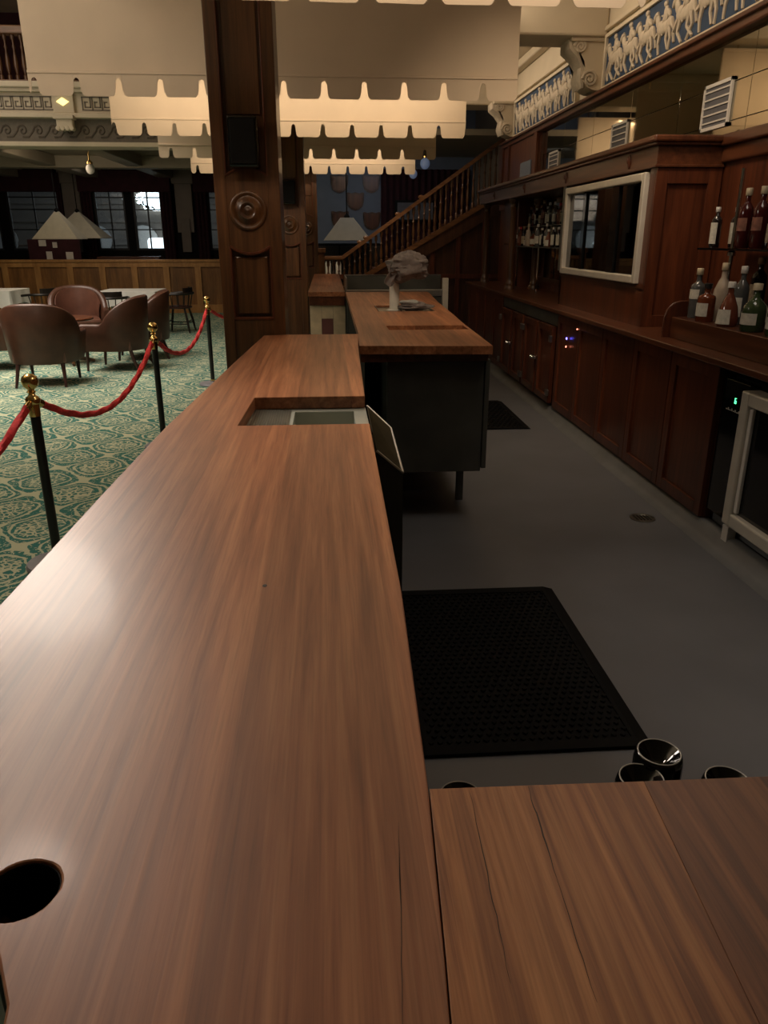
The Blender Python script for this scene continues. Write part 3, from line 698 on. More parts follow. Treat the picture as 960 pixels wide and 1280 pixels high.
# under-counter fridge (near right)
uf = thing('undercounter_fridge', 'black under-counter fridge with silver framed glass door and green display', 'fridge', (2.4, 3.0, 0))
XF = 2.12
MB().box(XF+.06, 2.70, 1.0, 3.90, .16, .92).build('cabinet_body', 'black', uf)
MB().box(XF, XF+.06, 3.645, 3.90, .16, .90, .004).build('control_panel', 'gloss_black', uf)
MB().box(XF-.004, XF, 3.70, 3.80, .775, .825).build('display', 'gloss_black', uf)
mb = MB()
def seg7(mb, x, yc, zc, h, digits, code):
    w_ = h*.5; t_ = h*.12
    S7 = {'a':(0,1),'g':(0,.5),'d':(0,0)}
    for s_ in code:
        if s_ in 'agd': z = zc+{'a':.5,'g':0,'d':-.5}[s_]*h; mb.box(x-.002, x, yc-w_/2, yc+w_/2, z-t_/2, z+t_/2)
        else:
            y = yc + (w_/2 if s_ in 'fe' else -w_/2); z = zc + (.25 if s_ in 'fb' else -.25)*h; mb.box(x-.002, x, y-t_/2, y+t_/2, z-h*.25, z+h*.25)
seg7(mb, XF-.004, 3.755, .80, .026, 1, 'afgcde')
mb.build('green_digit', 'green_led', uf)
MB().box(XF-.006, XF, 3.665, 3.70, .50, .54, .003).build('lock', 'steel_light', uf)
for k in range(6): pass
mb = MB()
for k in range(9): mb.box(XF-.002, XF, 3.69+k*.018, 3.70+k*.018, .74, .745+.008*(k % 2))
mb.build('printed_marks', 'vent', uf)
dr_ = MB().box(XF-.045, XF+.055, 2.40, 2.47, .17, .88, .01).box(XF-.045, XF+.055, 3.57, 3.64, .17, .88, .01).box(XF-.045, XF+.055, 2.47, 3.57, .17, .24, .01).box(XF-.045, XF+.055, 2.47, 3.57, .81, .88, .01)
d = dr_.build('door', 'steel_light', uf)
MB().box(XF-.01, XF+.02, 2.47, 3.57, .24, .81).build('door_glass', 'gloss_black', d)
MB().box(XF-.03, XF-.012, 3.535, 3.565, .25, .80, .004).build('door_seal', 'vent', d)
MB().box(XF-.045, XF+.055, 1.12, 1.19, .17, .88, .01).box(XF-.045, XF+.055, 2.30, 2.37, .17, .88, .01).box(XF-.045, XF+.055, 1.19, 2.30, .17, .24, .01).box(XF-.045, XF+.055, 1.19, 2.30, .81, .88, .01).build('door', 'steel_light', uf)
MB().box(XF+.05, 2.7, .95, 3.90, .085, .16).build('kick_plate', 'cove', uf)
MB().box(XF-.02,XF+.03,3.60,3.66,.0,.15,.004).build('foot', 'vent', uf)
ff = tag(MB().box(XF+.03, 2.70, .55, 3.912, .92, .96, .002).build('filler_rail', 'black'), 'black filler rail between fridge top and worktop', 'rail')

# upper back bar
XU = 2.235
ub = thing('back_bar_cabinet', 'mahogany upper back bar with cornice, turned columns and built-in fridge bay', 'cabinet', (2.4, 8, 1.0))
MB().box(2.69, 2.72, 5.42, 11.5, 1.0, 2.06).build('back_board', 'mahog', ub)
mb = MB().box(XU-.01, 2.69, 5.40, 11.5, 2.06, 2.19, .004).box(XU-.04, 2.69, 5.37, 11.53, 2.185, 2.205, .006).box(XU-.06, 2.70, 5.35, 11.55, 2.203, 2.245, .012).box(XU-.025,2.69,5.385,11.515,2.05,2.068,.004)
mb.build('entablature', 'mahog_y', ub)
for y in (5.9, 7.45, 9.0, 10.6):
    MB().ell((XU-.012, y, 2.125),(.012,.024,.05),0,12,'YZ').ell((XU-.022, y, 2.135),(.012,.011,.025),0,8,'YZ').build('ornament', 'mahog', ub, True)
# side panel facing the camera
MB().box(XU, 2.69, 5.42, 5.46, 1.0, 2.06).build('end_board', 'mahog', ub)
mb = MB(); y0, y1 = 5.40, 5.42
mb.box(XU, XU+.08, y0, y1, 1.0, 2.05, .002).box(2.60, 2.69, y0, y1, 1.0, 2.05, .002).box(XU+.08, 2.60, y0, y1, 1.0, 1.08, .002).box(XU+.08, 2.60, y0, y1, 1.95, 2.05, .002)
mb.build('end_frame', 'mahog', ub)
# fridge bay 5.46 - 7.42
FY0, FY1, FZ0, FZ1 = 5.52, 7.36, 1.29, 2.03
mb = MB().box(XU, XU+.03, 5.46, 7.44, 1.0, FZ0-.005).box(XU, XU+.03, 5.46, FY0-.005, FZ0-.005, 2.05).box(XU, 2.69, 7.40, 7.44, 1.0, 2.05).box(XU+.01, 2.69, 5.46, 7.40, 1.0, 1.02)
mb.build('front_board', 'mahog', ub)
# bevel bead
MB().box(XU-.008, XU, 5.42, 7.44, 1.262, 1.28).build('bead', 'mahog_y', ub)
# columns of the open bays
def bar_col(y, x=XU+.06, r=.043, z0=1.0, z1=2.055):
    h = z1-z0
    return MB().lathe([(r*1.55,0),(r*1.55,.035),(r*1.25,.05),(r*1.35,.065),(r*1.05,.085),(r*1.0,.12),(r,.45*h),(r*.86,h-.11),(r*1.05,h-.10),(r*.88,h-.09),(r*.9,h-.06),(r*1.2,h-.045),(r*1.25,h-.03),(r*1.4,h-.02),(r*1.4,h)], (x,y,z0), 16).build('turned_column', 'oak', ub, 50)
bar_col(9.75, XU+.055); bar_col(11.35, XU+.055); bar_col(9.75, XU+.36)
# partitions: niche 7.44-9.0 (bottles), 9.1-10.9 (open with doors behind)
MB().box(2.45, 2.69, 10.16, 10.2, 1.0, 2.06).build('partition', 'mahog', ub)
MB().box(2.44,2.69,10.45,10.95,1.0,2.06).build('inner_cupboard','mahog',ub)
MB().box(2.43,2.44,10.55,10.8,1.52,1.535).build('chrome_bar','chrome',ub)
MB().box(2.675,2.689,7.46,10.14,1.14,2.04).build('niche_mirror', 'mirror', ub)
mb = MB().box(2.655,2.675,7.46,10.14,1.10,1.145,.002)
mb.build('niche_rail','oak',ub)
# wall mounted bottle shelf in niche
nsf = thing('niche_shelf', 'glass shelf of bottles in the bar niche left of the built-in fridge', 'shelf', (2.5, 8.3, 1.50))
MB().box(2.38, 2.65, 7.9, 10.1, 1.50, 1.512).build('shelf_board', 'steel_dull', nsf)
MB().box(2.50, 2.65, 7.9, 10.1, 1.735, 1.745).build('shelf_board', 'steel_dull', nsf)
for y in (8.0, 9.0, 10.0): MB().tube([(2.43,y,1.002),(2.43,y,1.5),(2.56,y,1.505),(2.56,y,1.735)], .011, 8).build('support', 'chrome', nsf, True)
# built-in fridge
bf = thing('display_fridge', 'built-in display fridge with pale metal framed dark glass doors in back bar', 'fridge', (2.45, 6.4, 1.29))
MB().box(XU+.06, 2.68, FY0, FY1, FZ0, FZ0+.02).box(XU+.06, 2.68, FY0, FY1, FZ1-.02, FZ1).box(2.66, 2.68, FY0, FY1, FZ0+.02, FZ1-.02).box(XU+.06, 2.66, FY0, FY0+.02, FZ0+.02, FZ1-.02).box(XU+.06, 2.66, FY1-.02, FY1, FZ0+.02, FZ1-.02).build('cabinet_body', 'black', bf)
f_ = .055
MB().box(XU-.035, XU+.055, FY0, FY0+f_, FZ0, FZ1, .008).box(XU-.035, XU+.055, FY1-f_, FY1, FZ0, FZ1, .008).box(XU-.035, XU+.055, FY0+f_, FY1-f_, FZ0, FZ0+f_, .008).box(XU-.035, XU+.055, FY0+f_, FY1-f_, FZ1-f_, FZ1, .008).build('door_frame', 'steel_light', bf)
for a, b in ((6.05,6.19),(6.82,6.88)): MB().box(XU-.01, XU+.03, a, b, FZ0+f_, FZ1-f_).build('mullion', 'gloss_black', bf)
for a, b in ((FY0+f_, 6.05), (6.19, 6.82), (6.88, FY1-f_)): MB().box(XU+.005, XU+.011, a, b, FZ0+f_, FZ1-f_).build('glass_door', 'darkglass', bf)
MB().box(XU+.08, 2.65, FY0+.03, FY1-.03, FZ0+.30, FZ0+.306).build('wire_shelf', 'steel_dull', bf)
MB().box(XU-.03,XU+.04,7.362,7.44,FZ0+.02,2.05,.004).build('side_strip','steel_dull',bf)

# bottle display by the near wall
sd = thing('bottle_step', 'stepped mahogany bottle display stand on the right of the back bar', 'shelf', (2.45, 3.6, 1.0))
MB().box(2.19, 2.69, 1.2, 4.80, 1.001, 1.13, .004).build('step', 'mahog_y', sd)
pts = [(2.15,1.001),(2.15,1.12),(2.165,1.17),(2.195,1.205),(2.24,1.22),(2.69,1.22),(2.69,1.001)]
MB().prism(pts, lambda a,b:(a,4.805,b), lambda a,b:(a,4.83,b)).build('end_panel', 'mahog', sd)
MB().tube([(a,4.817,b) for a,b in pts[:6]], .008, 6).build('end_bead', 'mahog_y', sd, True)
gs = thing('glass_shelf', 'black glass upper shelf on a chrome pole above the liqueur bottles', 'shelf', (2.5, 3.6, 1.43))
MB().box(2.36, 2.68, 1.4, 4.93, 1.532, 1.544).build('shelf_glass', 'gloss_black', gs)
MB().tube([(2.47,4.70,1.131),(2.47,4.70,1.99)], .012, 10).build('pole', 'chrome', gs, True)
MB().lathe([(.025,0),(.025,.02),(.013,.03)], (2.47,4.70,1.50), 12).build('clamp', 'chrome', gs, True)
MB().box(2.45,2.69,1.2,4.5,1.131,1.20,.004).build('back_step','mahog_y',sd)

def bottle(kind, mat, capmat, labelmat='label', name='bottle', h=.30, r=.038, lz=None):
    t_ = bpy.data.objects.new('bottle', None); COL.objects.link(t_)
    P = {
     'wine': [(r*.9,0),(r,.01),(r,.62*h),(r*.85,.70*h),(r*.42,.78*h),(r*.36,.80*h),(r*.36,.95*h),(r*.42,.955*h)],
     'squat': [(r*1.2,0),(r*1.3,.012),(r*1.3,.40*h),(r*1.2,.50*h),(r*.7,.60*h),(r*.38,.66*h),(r*.36,.84*h),(r*.45,.85*h)],
     'square': [(r*1.05,0),(r*1.1,.01),(r*1.1,.60*h),(r*1.0,.66*h),(r*.45,.71*h),(r*.38,.74*h),(r*.38,.90*h),(r*.44,.91*h)],
     'bell': [(r*1.25,0),(r*1.45,.02),(r*1.4,.18*h),(r*1.15,.42*h),(r*.75,.58*h),(r*.42,.68*h),(r*.38,.86*h),(r*.45,.87*h)],
     'tall': [(r*.85,0),(r*.9,.01),(r*.9,.70*h),(r*.7,.76*h),(r*.34,.82*h),(r*.32,.96*h),(r*.38,.965*h)],
     'jug': [(r*1.3,0),(r*1.45,.02),(r*1.5,.35*h),(r*1.35,.52*h),(r*.9,.66*h),(r*.5,.74*h),(r*.42,.9*h),(r*.5,.92*h)]}[kind]
    seg = 4 if kind == 'square' else 16
    MB().lathe(P, (0,0,0), 14).build('glass_body', mat, t_, 50)
    zt = P[-1][1]; rt = P[-1][0]
    MB().lathe([(rt*1.05,-.06*h),(rt*1.15,-.055*h),(rt*1.15,.06*h),(rt*1.0,.07*h)], (0,0,zt), 12).build('cap', capmat, t_, 50)
    rl = max(p[0] for p in P)
    if kind == 'bell': z0, z1, rb0, rb1 = .05*h, .36*h, r*1.46, r*1.30
    elif kind == 'jug': z0, z1, rb0, rb1 = .18*h, .45*h, r*1.50, r*1.45
    else: z0, z1 = .14*h, (.36*h if kind in ('squat',) else .48*h); rb0 = rb1 = rl*1.012
    if lz: z0, z1 = lz[0]*h, lz[1]*h
    def lab(u_, v_):
        a = pi*(.62+.80*u_)*1.0 ; rr = (rb0+(rb1-rb0)*v_)+.0008
        return (rr*cos(a), rr*sin(a), z0+(z1-z0)*v_)
    if labelmat: MB().grid(lab, 10, 3).build('paper_label', labelmat, t_, True)
    return t_
def place(root, loc, label, group=None, rz=0, first=None, s=1):
    o = dup(root, loc, rz, label, (s, s, s)); o['category'] = 'bottle'
    if group: o['group'] = group
    return o
kinds = dict(
    gin=bottle('square', 'b_clear', 'cap_cream', h=.27, r=.036, lz=(.38,.57)), cream=bottle('jug', 'b_cream', 'cap_cream', None, h=.30, r=.032), rum=bottle('square', 'b_amber', 'cap_black', h=.20, r=.042),
    bell=bottle('bell', 'b_rose', 'vent', h=.23, r=.036), green=bottle('squat', 'b_green', 'cap_cream', h=.24, r=.042), dark=bottle('wine', 'b_dark', 'cork', 'label_tan', h=.26, r=.038, lz=(.12,.52)),
    red=bottle('wine', 'b_red', 'cap_cream', 'label_red', h=.32, r=.040, lz=(.30,.52)), tall=bottle('tall', 'b_dark', 'vent', h=.23, r=.034, lz=(.10,.64)), pink=bottle('square', 'b_rose', 'cap_red', 'label_red', h=.27, r=.040), round=bottle('squat', 'b_dark', 'vent', 'label_tan', h=.27, r=.040), clear=bottle('wine', 'b_clear', 'vent', h=.28, r=.036))
GB = 'bottles on the mahogany display step'
row = [('gin', 2.30, 4.72, 'clear square bottle with white neck at the left end of the display step'),
 ('cream', 2.37, 4.55, 'tall cream coloured bottle behind the front row on the display step'),
 ('rum', 2.255, 4.50, 'amber bottle with black stopper and white label in the front row'),
 ('dark', 2.48, 4.36, 'dark bottle with cork stopper and pale label behind the bell-shaped one'),
 ('bell', 2.26, 4.24, 'bell-shaped rosy bottle with silver label in the front row'),
 ('clear', 2.37, 4.33, 'clear bottle between the bell-shaped and dark cork-stoppered ones'),
 ('round', 2.49, 4.12, 'dark round bottle with oval label behind the front row'),
 ('green', 2.26, 3.97, 'squat green bottle with wide cream label at the right of the front row'),
 ('clear', 2.39, 3.99, 'clear bottle with white cap behind the squat green one'),
 ('pink', 2.52, 3.98, 'orange bottle with red cap standing on the back of the display step'),
 ('green', 2.27, 3.74, 'second squat green bottle, nearest the right picture edge'),
 ('round', 2.50, 3.80, 'dark round bottle behind the second squat green one'),
 ('bell', 2.39, 3.74, 'rosy bell-shaped bottle partly hidden near the right picture edge'),
 ('tall', 2.60, 4.20, 'slim dark bottle at the back of the display step')]
for k, x, y, l in row: place(kinds[k], (x, y, 1.131 if x < 2.45 else 1.201), l, GB, s=1.12)
# upper glass-shelf bottles
row2 = [('tall', 2.43, 4.86, 'dark bottle with upright white label alone at the left of the glass shelf'), ('tall',2.56,4.87,'slim dark bottle at the back left end of the glass shelf'),
 ('red', 2.44, 4.54, 'tall dark red bottle with gold top on the glass shelf'), ('dark', 2.56, 4.46, 'dark bottle behind the tall red one on the glass shelf'),
 ('red', 2.43, 4.36, 'dark red bottle second along the glass shelf'), ('round', 2.56, 4.14, 'dark round bottle behind the orange one on the glass shelf'),
 ('pink', 2.44, 4.18, 'orange square bottle with red cap on the glass shelf'),  ('clear', 2.56, 3.97, 'clear bottle at the back of the glass shelf beside the orange one'),
 ('pink', 2.44, 4.00, 'second orange square bottle with red cap by the right picture edge'), ('dark', 2.56, 3.80, 'dark bottle at the right end of the glass shelf'), ('red', 2.44, 3.84, 'dark red bottle at the very edge of the picture on the glass shelf')]
for k, x, y, l in row2: place(kinds[k], (x, y, 1.545), l, 'bottles on the upper glass shelf', s=1.0)
# niche bottles
random.seed(11); ks = list(kinds)
ordn = ['first','second','third','fourth','fifth','sixth','seventh','eighth','ninth','tenth','eleventh','twelfth','thirteenth']
for row_, (x, z, n, l) in enumerate(((2.43, 1.513, 13, 'lower'), (2.57, 1.746, 12, 'upper'))):
    for i in range(n):
        k = random.choice(ks if row_ == 0 else ['tall','dark','clear','red','pink','clear']); y = 8.3+i*(1.7/(n-1))
        place(kinds[k], (x+random.uniform(-.02,.02), y, z), 'small bottle in the bar niche, %s from the fridge on the %s shelf' % (ordn[i], l), 'bottles in the bar niche', random.uniform(-.4,.4), s=.84)
# bottles inside display fridge
for i in range(7):
    place(kinds[['clear','pink','green','tall','clear','bell','round'][i]], (2.42, 5.66+i*.27, FZ0+.021), 'bottle inside the display fridge, %s from its near end' % ordn[i], 'bottles inside the display fridge', s=.85)
    place(kinds[['pink','clear','gin','cream','clear','tall','rum'][i]], (2.42, 5.66+i*.27, FZ0+.307), 'bottle on the fridge upper rack, %s from its near end' % ordn[i], 'bottles inside the display fridge', s=.85)
for k in kinds.values():
    for c in kids(k): bpy.data.objects.remove(c)
    bpy.data.objects.remove(k)

# ---------------------------------------------------------------- mirrors, vents, friezes, corbels
mr = thing('bar_mirror', 'long tiled antique mirror above the back bar cornice', 'mirror', (2.73, 7, 2.2))
ys_ = [1.0, 2.1, 3.2, 4.25, 5.25, 6.3, 7.3, 8.3, 9.3, 10.26]
for a, b in zip(ys_, ys_[1:]):
    for z0, z1 in ((2.24, 2.34), (2.343, 2.577), (2.58, 2.85)):
        MB().box(2.722, 2.738, a+.0015, b-.0015, z0, z1, .002).build('mirror_tile', 'mirror', mr)
MB().box(2.736, 2.7395, 1.0, 10.26, 2.24, 2.85).build('backing', 'black', mr)
def vent(y0, y1, z0, z1, label):
    v_ = thing('air_vent', label, 'vent', (2.72, (y0+y1)/2, z0), 'slatted vents on the mirror wall')
    f = .022
    MB().box(2.705,2.72,y0,y1,z0,z0+f).box(2.705,2.72,y0,y1,z1-f,z1).box(2.705,2.72,y0,y0+f,z0,z1).box(2.705,2.72,y1-f,y1,z0,z1).build('frame', 'vent', v_)
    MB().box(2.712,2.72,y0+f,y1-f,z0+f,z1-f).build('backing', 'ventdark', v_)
    n = 6; mb = MB()
    for k in range(1, n): z = z0+(z1-z0)*k/n; mb.box(2.706,2.712,y0+f,y1-f,z-.005,z+.005)
    mb.build('slat', 'vent', v_)
vent(5.47, 5.87, 2.315, 2.61, 'large slatted air vent on the mirror wall at the right')
vent(7.32, 7.72, 2.30, 2.60, 'slatted air vent on the mirror wall, middle of three')
vent(9.45, 9.85, 2.28, 2.57, 'slatted air vent on the mirror wall, farthest of three')
sw_ = thing('wall_panel_mirror', 'small pale mirror pane in the timber end bay past the vents', 'mirror', (2.66, 10.8, 2.2))
MB().box(2.664, 2.678, 10.55, 11.1, 2.27, 2.56).build('pane', 'bluewall', sw_)
def rider(mb, y, z, s, ph, xw):
    """generic horse (facing +y) with rider, in relief on the wall plane x = xw"""
    K = 1.35
    def E(cy, cz, ry, rz, rot=0, dx=.022): mb.ell((xw, y+cy*s*K, z+cz*s), (dx, ry*s*K, rz*s*1.15), rot, 9)
    E(0, .50, .23, .115); E(.17, .54, .12, .12); E(-.18, .53, .11, .115)
    E(.27, .68, .07, .15, -.55); E(.38, .80, .105, .05, -.7); E(.30,.82,.03,.035)
    E(-.32, .48, .035, .15, -.5)
    def leg(y0, z0, y1, z1, y2, z2): mb.tube([(xw, y+y0*s*K, z+z0*s),(xw, y+y1*s*K, z+z1*s),(xw, y+y2*s*K, z+z2*s)], [.06*s,.042*s,.032*s], 6)
    q = .10*sin(ph)
    leg(.20,.45,.34,.34+q,.30,.16+q); leg(.14,.42,.20,.22,.12+q,.02); leg(-.20,.45,-.26,.24,-.18-q,.02); leg(-.14,.42,-.10,.24,-.22+q,.04)
    E(-.02, .74, .075, .15, -.12); E(.02, .94, .05, .058); 
    leg(0,.70,.10,.52,.06,.36); mb.tube([(xw,y+.0*s,z+.82*s),(xw,y+.12*s,z+.74*s),(xw,y+.22*s,z+.76*s)], .022*s, 6)
    E(-.12, .74, .10, .06, .6+q)
def frieze(y0, y1, z0, z1, n, seed, label):
    f_ = thing('frieze_panel', label, 'frieze', (2.7, (y0+y1)/2, z0))
    MB().box(2.715, 2.738, y0, y1, z0, z1).build('blue_ground', 'blue', f_)
    t_ = .035
    MB().box(2.69,2.738,y0-t_,y0,z0-t_,z1+t_,.004).box(2.69,2.738,y1,y1+t_,z0-t_,z1+t_,.004).box(2.69,2.738,y0,y1,z0-t_,z0,.004).box(2.69,2.738,y0,y1,z1,z1+t_,.004).build('frame', 'cream', f_)
    random.seed(seed); mb = MB(); s = (z1-z0)*.93
    for k in range(n):
        rider(mb, y1-.24-(y1-y0-.4)*k/(n-1), z0+.01, s*random.uniform(.96,1.04), random.random()*6, 2.711)
    mb.build('horse_relief', 'plaster', f_, True)
frieze(4.0, 8.06, 2.975, 3.385, 11, 5, 'nearer blue frieze panel with white relief of horse riders')
frieze(8.95, 11.75, 2.975, 3.385, 8, 9, 'farther blue frieze panel with white relief of horse riders')
def corbel(y, label):
    c_ = thing('scroll_corbel', label, 'corbel', (2.6, y, 2.95))
    S_ = [(2.737,2.97),(2.66,2.975),(2.60,3.0),(2.555,3.05),(2.545,3.11),(2.56,3.16),(2.55,3.22),(2.50,3.28),(2.44,3.32),(2.42,3.36),(2.42,3.42),(2.737,3.42)]
    MB().prism(S_, lambda a,b:(a,y-.16,b), lambda a,b:(a,y+.16,b)).build('body', 'cream', c_)
    for sgn in (-1, 1):
        for cx_, cz_, r0 in ((2.615, 3.07, .075), (2.50, 3.345, .06)):
            pts = []
            for k in range(26):
                a = k/25*4.2*pi; r = r0*(1-k/28); pts.append((cx_-r*cos(a), y+sgn*.165, cz_+r*sin(a)))
            MB().tube(pts, .014, 6).build('volute', 'plaster', c_, True)
    mb = MB()
    for k in range(-2, 3):
        mb.tube([(2.56,y+k*.055,3.0),(2.535,y+k*.06,3.08),(2.545,y+k*.05,3.18),(2.49,y+k*.06,3.27),(2.41,y+k*.065,3.34),(2.40,y+k*.06,3.41)], [.02,.028,.022,.026,.03,.022], 6)
    mb.build('acanthus', 'plaster', c_, True)
    MB().box(2.40, 2.737, y-.19, y+.19, 3.385, 3.42, .008).build('cap', 'cream', c_)
corbel(8.38, 'cream scrolled corbel between the two blue frieze panels')
corbel(11.98, 'cream scrolled corbel at the far end of the friezes')
# pendant spot rod seen in the mirror is part of the room: small spotlights on rods
for (x, y, l) in ((-.7, 7.1, 'small brass spotlight on a rod between the first two lit canopies'), (-.2, 11.7, 'small brass spotlight on a rod before the farthest canopy'), (-.5,2.3,'small brass spotlight on a rod before the nearest canopy')):
    s_ = thing('spotlight', l, 'lamp', (x, y, 3.15))
    MB().tube([(x,y-.02,3.26 if y>3 else 3.42),(x,y-.02,3.86)], .007, 6).build('rod','brass',s_)
    MB().lathe([(.02,-.11),(.045,-.09),(.045,-.03),(.04,-.03)], (x,y,3.24 if y > 3 else 3.40), 12, 'Y').build('lamp_head','brass',s_,True)

# ================================================================ THE BAR COUNTER
ZT = 1.05; TH = .045
ct = thing('long_bar_worktop', 'long polished timber counter top running away from the viewer', 'countertop', (-.2, 2.5, ZT-TH))
# outline pieces (cut-out for the sink stays open at the working side)
A = [(-.235,.20),(-.262,.40),(-.30,.475),(-.37,.55),(-.47,.64),(-.535,.72),(-.540,1.10),(-.530,1.7),(-.515,2.328),(-.286,2.328),(.122,2.328),(.110,1.12),(.096,.70),(.094,.648),(.082,.45),(.064,.20)]
Bp = [(-.515,2.328),(-.49,2.771),(-.28,2.771),(-.291,2.328)]
Cp = [(-.49,2.771),(-.462,3.35),(-.425,4.05),(-.39,4.67),(-.30,4.70),(.18,4.70),(.158,4.16),(.128,2.771)]
def topmesh(holes):
    b = bmesh.new()
    # single outline going round the sink notch
    L_ = [(-.236,.20),(-.244,.36),(-.258,.43),(-.292,.492),(-.35,.505),(-.43,.54),(-.50,.60),(-.535,.72),(-.536,1.10),(-.526,1.7),(-.512,2.328),(-.49,2.771),(-.462,3.35),(-.425,4.05),(-.39,4.67),(-.27,4.70)]
    R_ = [(.18,4.70),(.158,4.16),(.128,2.771),(-.278,2.771),(-.291,2.328),(.122,2.328),(.110,1.12),(.096,.70),(.094,.648),(.082,.45),(.064,.20)]
    vs = [b.verts.new((x, y, ZT)) for x, y in L_+R_]
    es = [b.edges.new((vs[i], vs[(i+1) % len(vs)])) for i in range(len(vs))]
    for (cx_, cy_, r) in holes:
        hv = [b.verts.new((cx_+r*cos(2*pi*k/28), cy_+r*sin(2*pi*k/28), ZT)) for k in range(28)]
        es += [b.edges.new((hv[i], hv[(i+1) % 28])) for i in range(28)]
    bmesh.ops.triangle_fill(b, use_beauty=True, use_dissolve=False, edges=es)
    bmesh.ops.recalc_face_normals(b, faces=b.faces[:])
    if b.faces[0].normal.z < 0: bmesh.ops.reverse_faces(b, faces=b.faces[:])
    r_ = bmesh.ops.extrude_face_region(b, geom=b.faces[:])
    bmesh.ops.translate(b, verts=[v for v in r_['geom'] if isinstance(v, bmesh.types.BMVert)], vec=(0,0,-TH))
    bmesh.ops.recalc_face_normals(b, faces=b.faces[:])
    return b
mb = MB(); mb.b.free(); mb.b = topmesh([(-.2885, .541, .034)])
ctop = mb.build('slab', 'counter', ct)
bv = ctop.modifiers.new('bevel', 'BEVEL'); bv.width = .0025; bv.segments = 2; bv.limit_method = 'ANGLE'; bv.angle_limit = R(50)
bb = thing('bar_cabinet', 'dark timber body carrying the near bar counter', 'cabinet', (-.2, 2.5, 0))
MB().prism([(-.20,.30),(-.21,.38),(-.225,.44),(-.28,.50),(-.33,.52),(-.40,.62),(-.40,2.2),(-.36,4.60),(.05,4.60),(.05,.30)], lambda a,b:(a,b,.1), lambda a,b:(a,b,.80)).build('carcass', 'blackwood', bb)
mb = MB().prism([(-.205,.28),(-.22,.38),(-.24,.44),(-.29,.515),(-.43,.62),(-.43,2.2),(-.38,4.62),(-.352,4.62),(-.402,2.2),(-.402,.63),(-.288,.535),(-.232,.45),(-.195,.28)], lambda a,b:(a,b,.0), lambda a,b:(a,b,ZT-TH-.002)); mb.build('front_panelling', 'oak', bb)
MB().box(.03,.05,.66,2.28,.80,ZT-TH-.002).box(.05,.07,2.82,4.6,.80,ZT-TH-.002).box(-.33,.03,.80,.84,.80,ZT-TH-.002).build('inner_frame','blackwood',bb)
MB().prism([(-.34,.85),(-.34,4.5),(.0,4.5),(.0,.85)], lambda a,b:(a,b,.0), lambda a,b:(a,b,.1)).build('plinth','black',bb)
# near return
rt = thing('return_worktop', 'near timber counter section at right angle with streaky grain', 'countertop', (.5, .4, ZT-TH))
for nm_, mt_, pl_ in (('light_board', 'counter2', [(.0652,.2),(.0832,.45),(.0952,.6455),(.28,.642),(.327,.641),(.295,.2)]), ('dark_board', 'counter3', [(.2953,.2),(.3273,.641),(.95,.632),(1.25,.63),(1.25,.2)])):
    sl = MB().slab(pl_, ZT-TH, ZT).build(nm_, mt_, rt)
    bv = sl.modifiers.new('bevel', 'BEVEL'); bv.width = .0004; bv.segments = 2; bv.limit_method = 'ANGLE'; bv.angle_limit = R(50)
# natural cracks / gum veins in the boards
M['vein'] = plain('dark_gum_vein', (.03, .012, .006), .6)
def vein(pts, w_, name='gum_vein', parent=rt, mat='vein'):
    b = MB(); n = len(pts); 
    top = [(x-w_*min(1, 2.5*min(i, n-1-i)/n+.15), y) for i, (x, y) in enumerate(pts)]; bot = [(x+w_*min(1, 2.5*min(i, n-1-i)/n+.15), y) for i, (x, y) in enumerate(pts)][::-1]
    b.slab(top+bot, ZT+.0001, ZT+.0004); b.build(name, mat, parent)
def vline(x0, y0, x1, y1, n, j, sd):
    random.seed(sd); return [(x0+(x1-x0)*i/n+random.uniform(-j,j), y0+(y1-y0)*i/n) for i in range(n+1)]
vein(vline(.137,.640,.130,.42,14,.0008,1), .0004); vein(vline(.200,.642,.196,.52,12,.0008,2), .0007); vein(vline(.196,.52,.192,.40,10,.0004,3), .0003)
vein(vline(.058,.60,.040,.36,14,.0006,4), .0003, parent=ct)
MB().ell((-.118,1.16,ZT+.0001),(.004,.006,.0004),0,8,'XY').build('knot','vein',ct)
b = MB()
b.grid(lambda u_, v_: (-.2885+.0336*cos(2*pi*u_), .541+.0336*sin(2*pi*u_), ZT-.003-.12*v_), 28, 2, True).solidify(.001); b.build('hole_shade', 'black', ct, True)  # black sleeve added to paint in the shade down the hole
rb = thing('return_cabinet', 'dark body under the near counter section', 'cabinet', (.6,.4,0))
MB().box(.12, 1.2, .22, .56, 0, ZT-TH-.001).build('carcass', 'blackwood', rb)
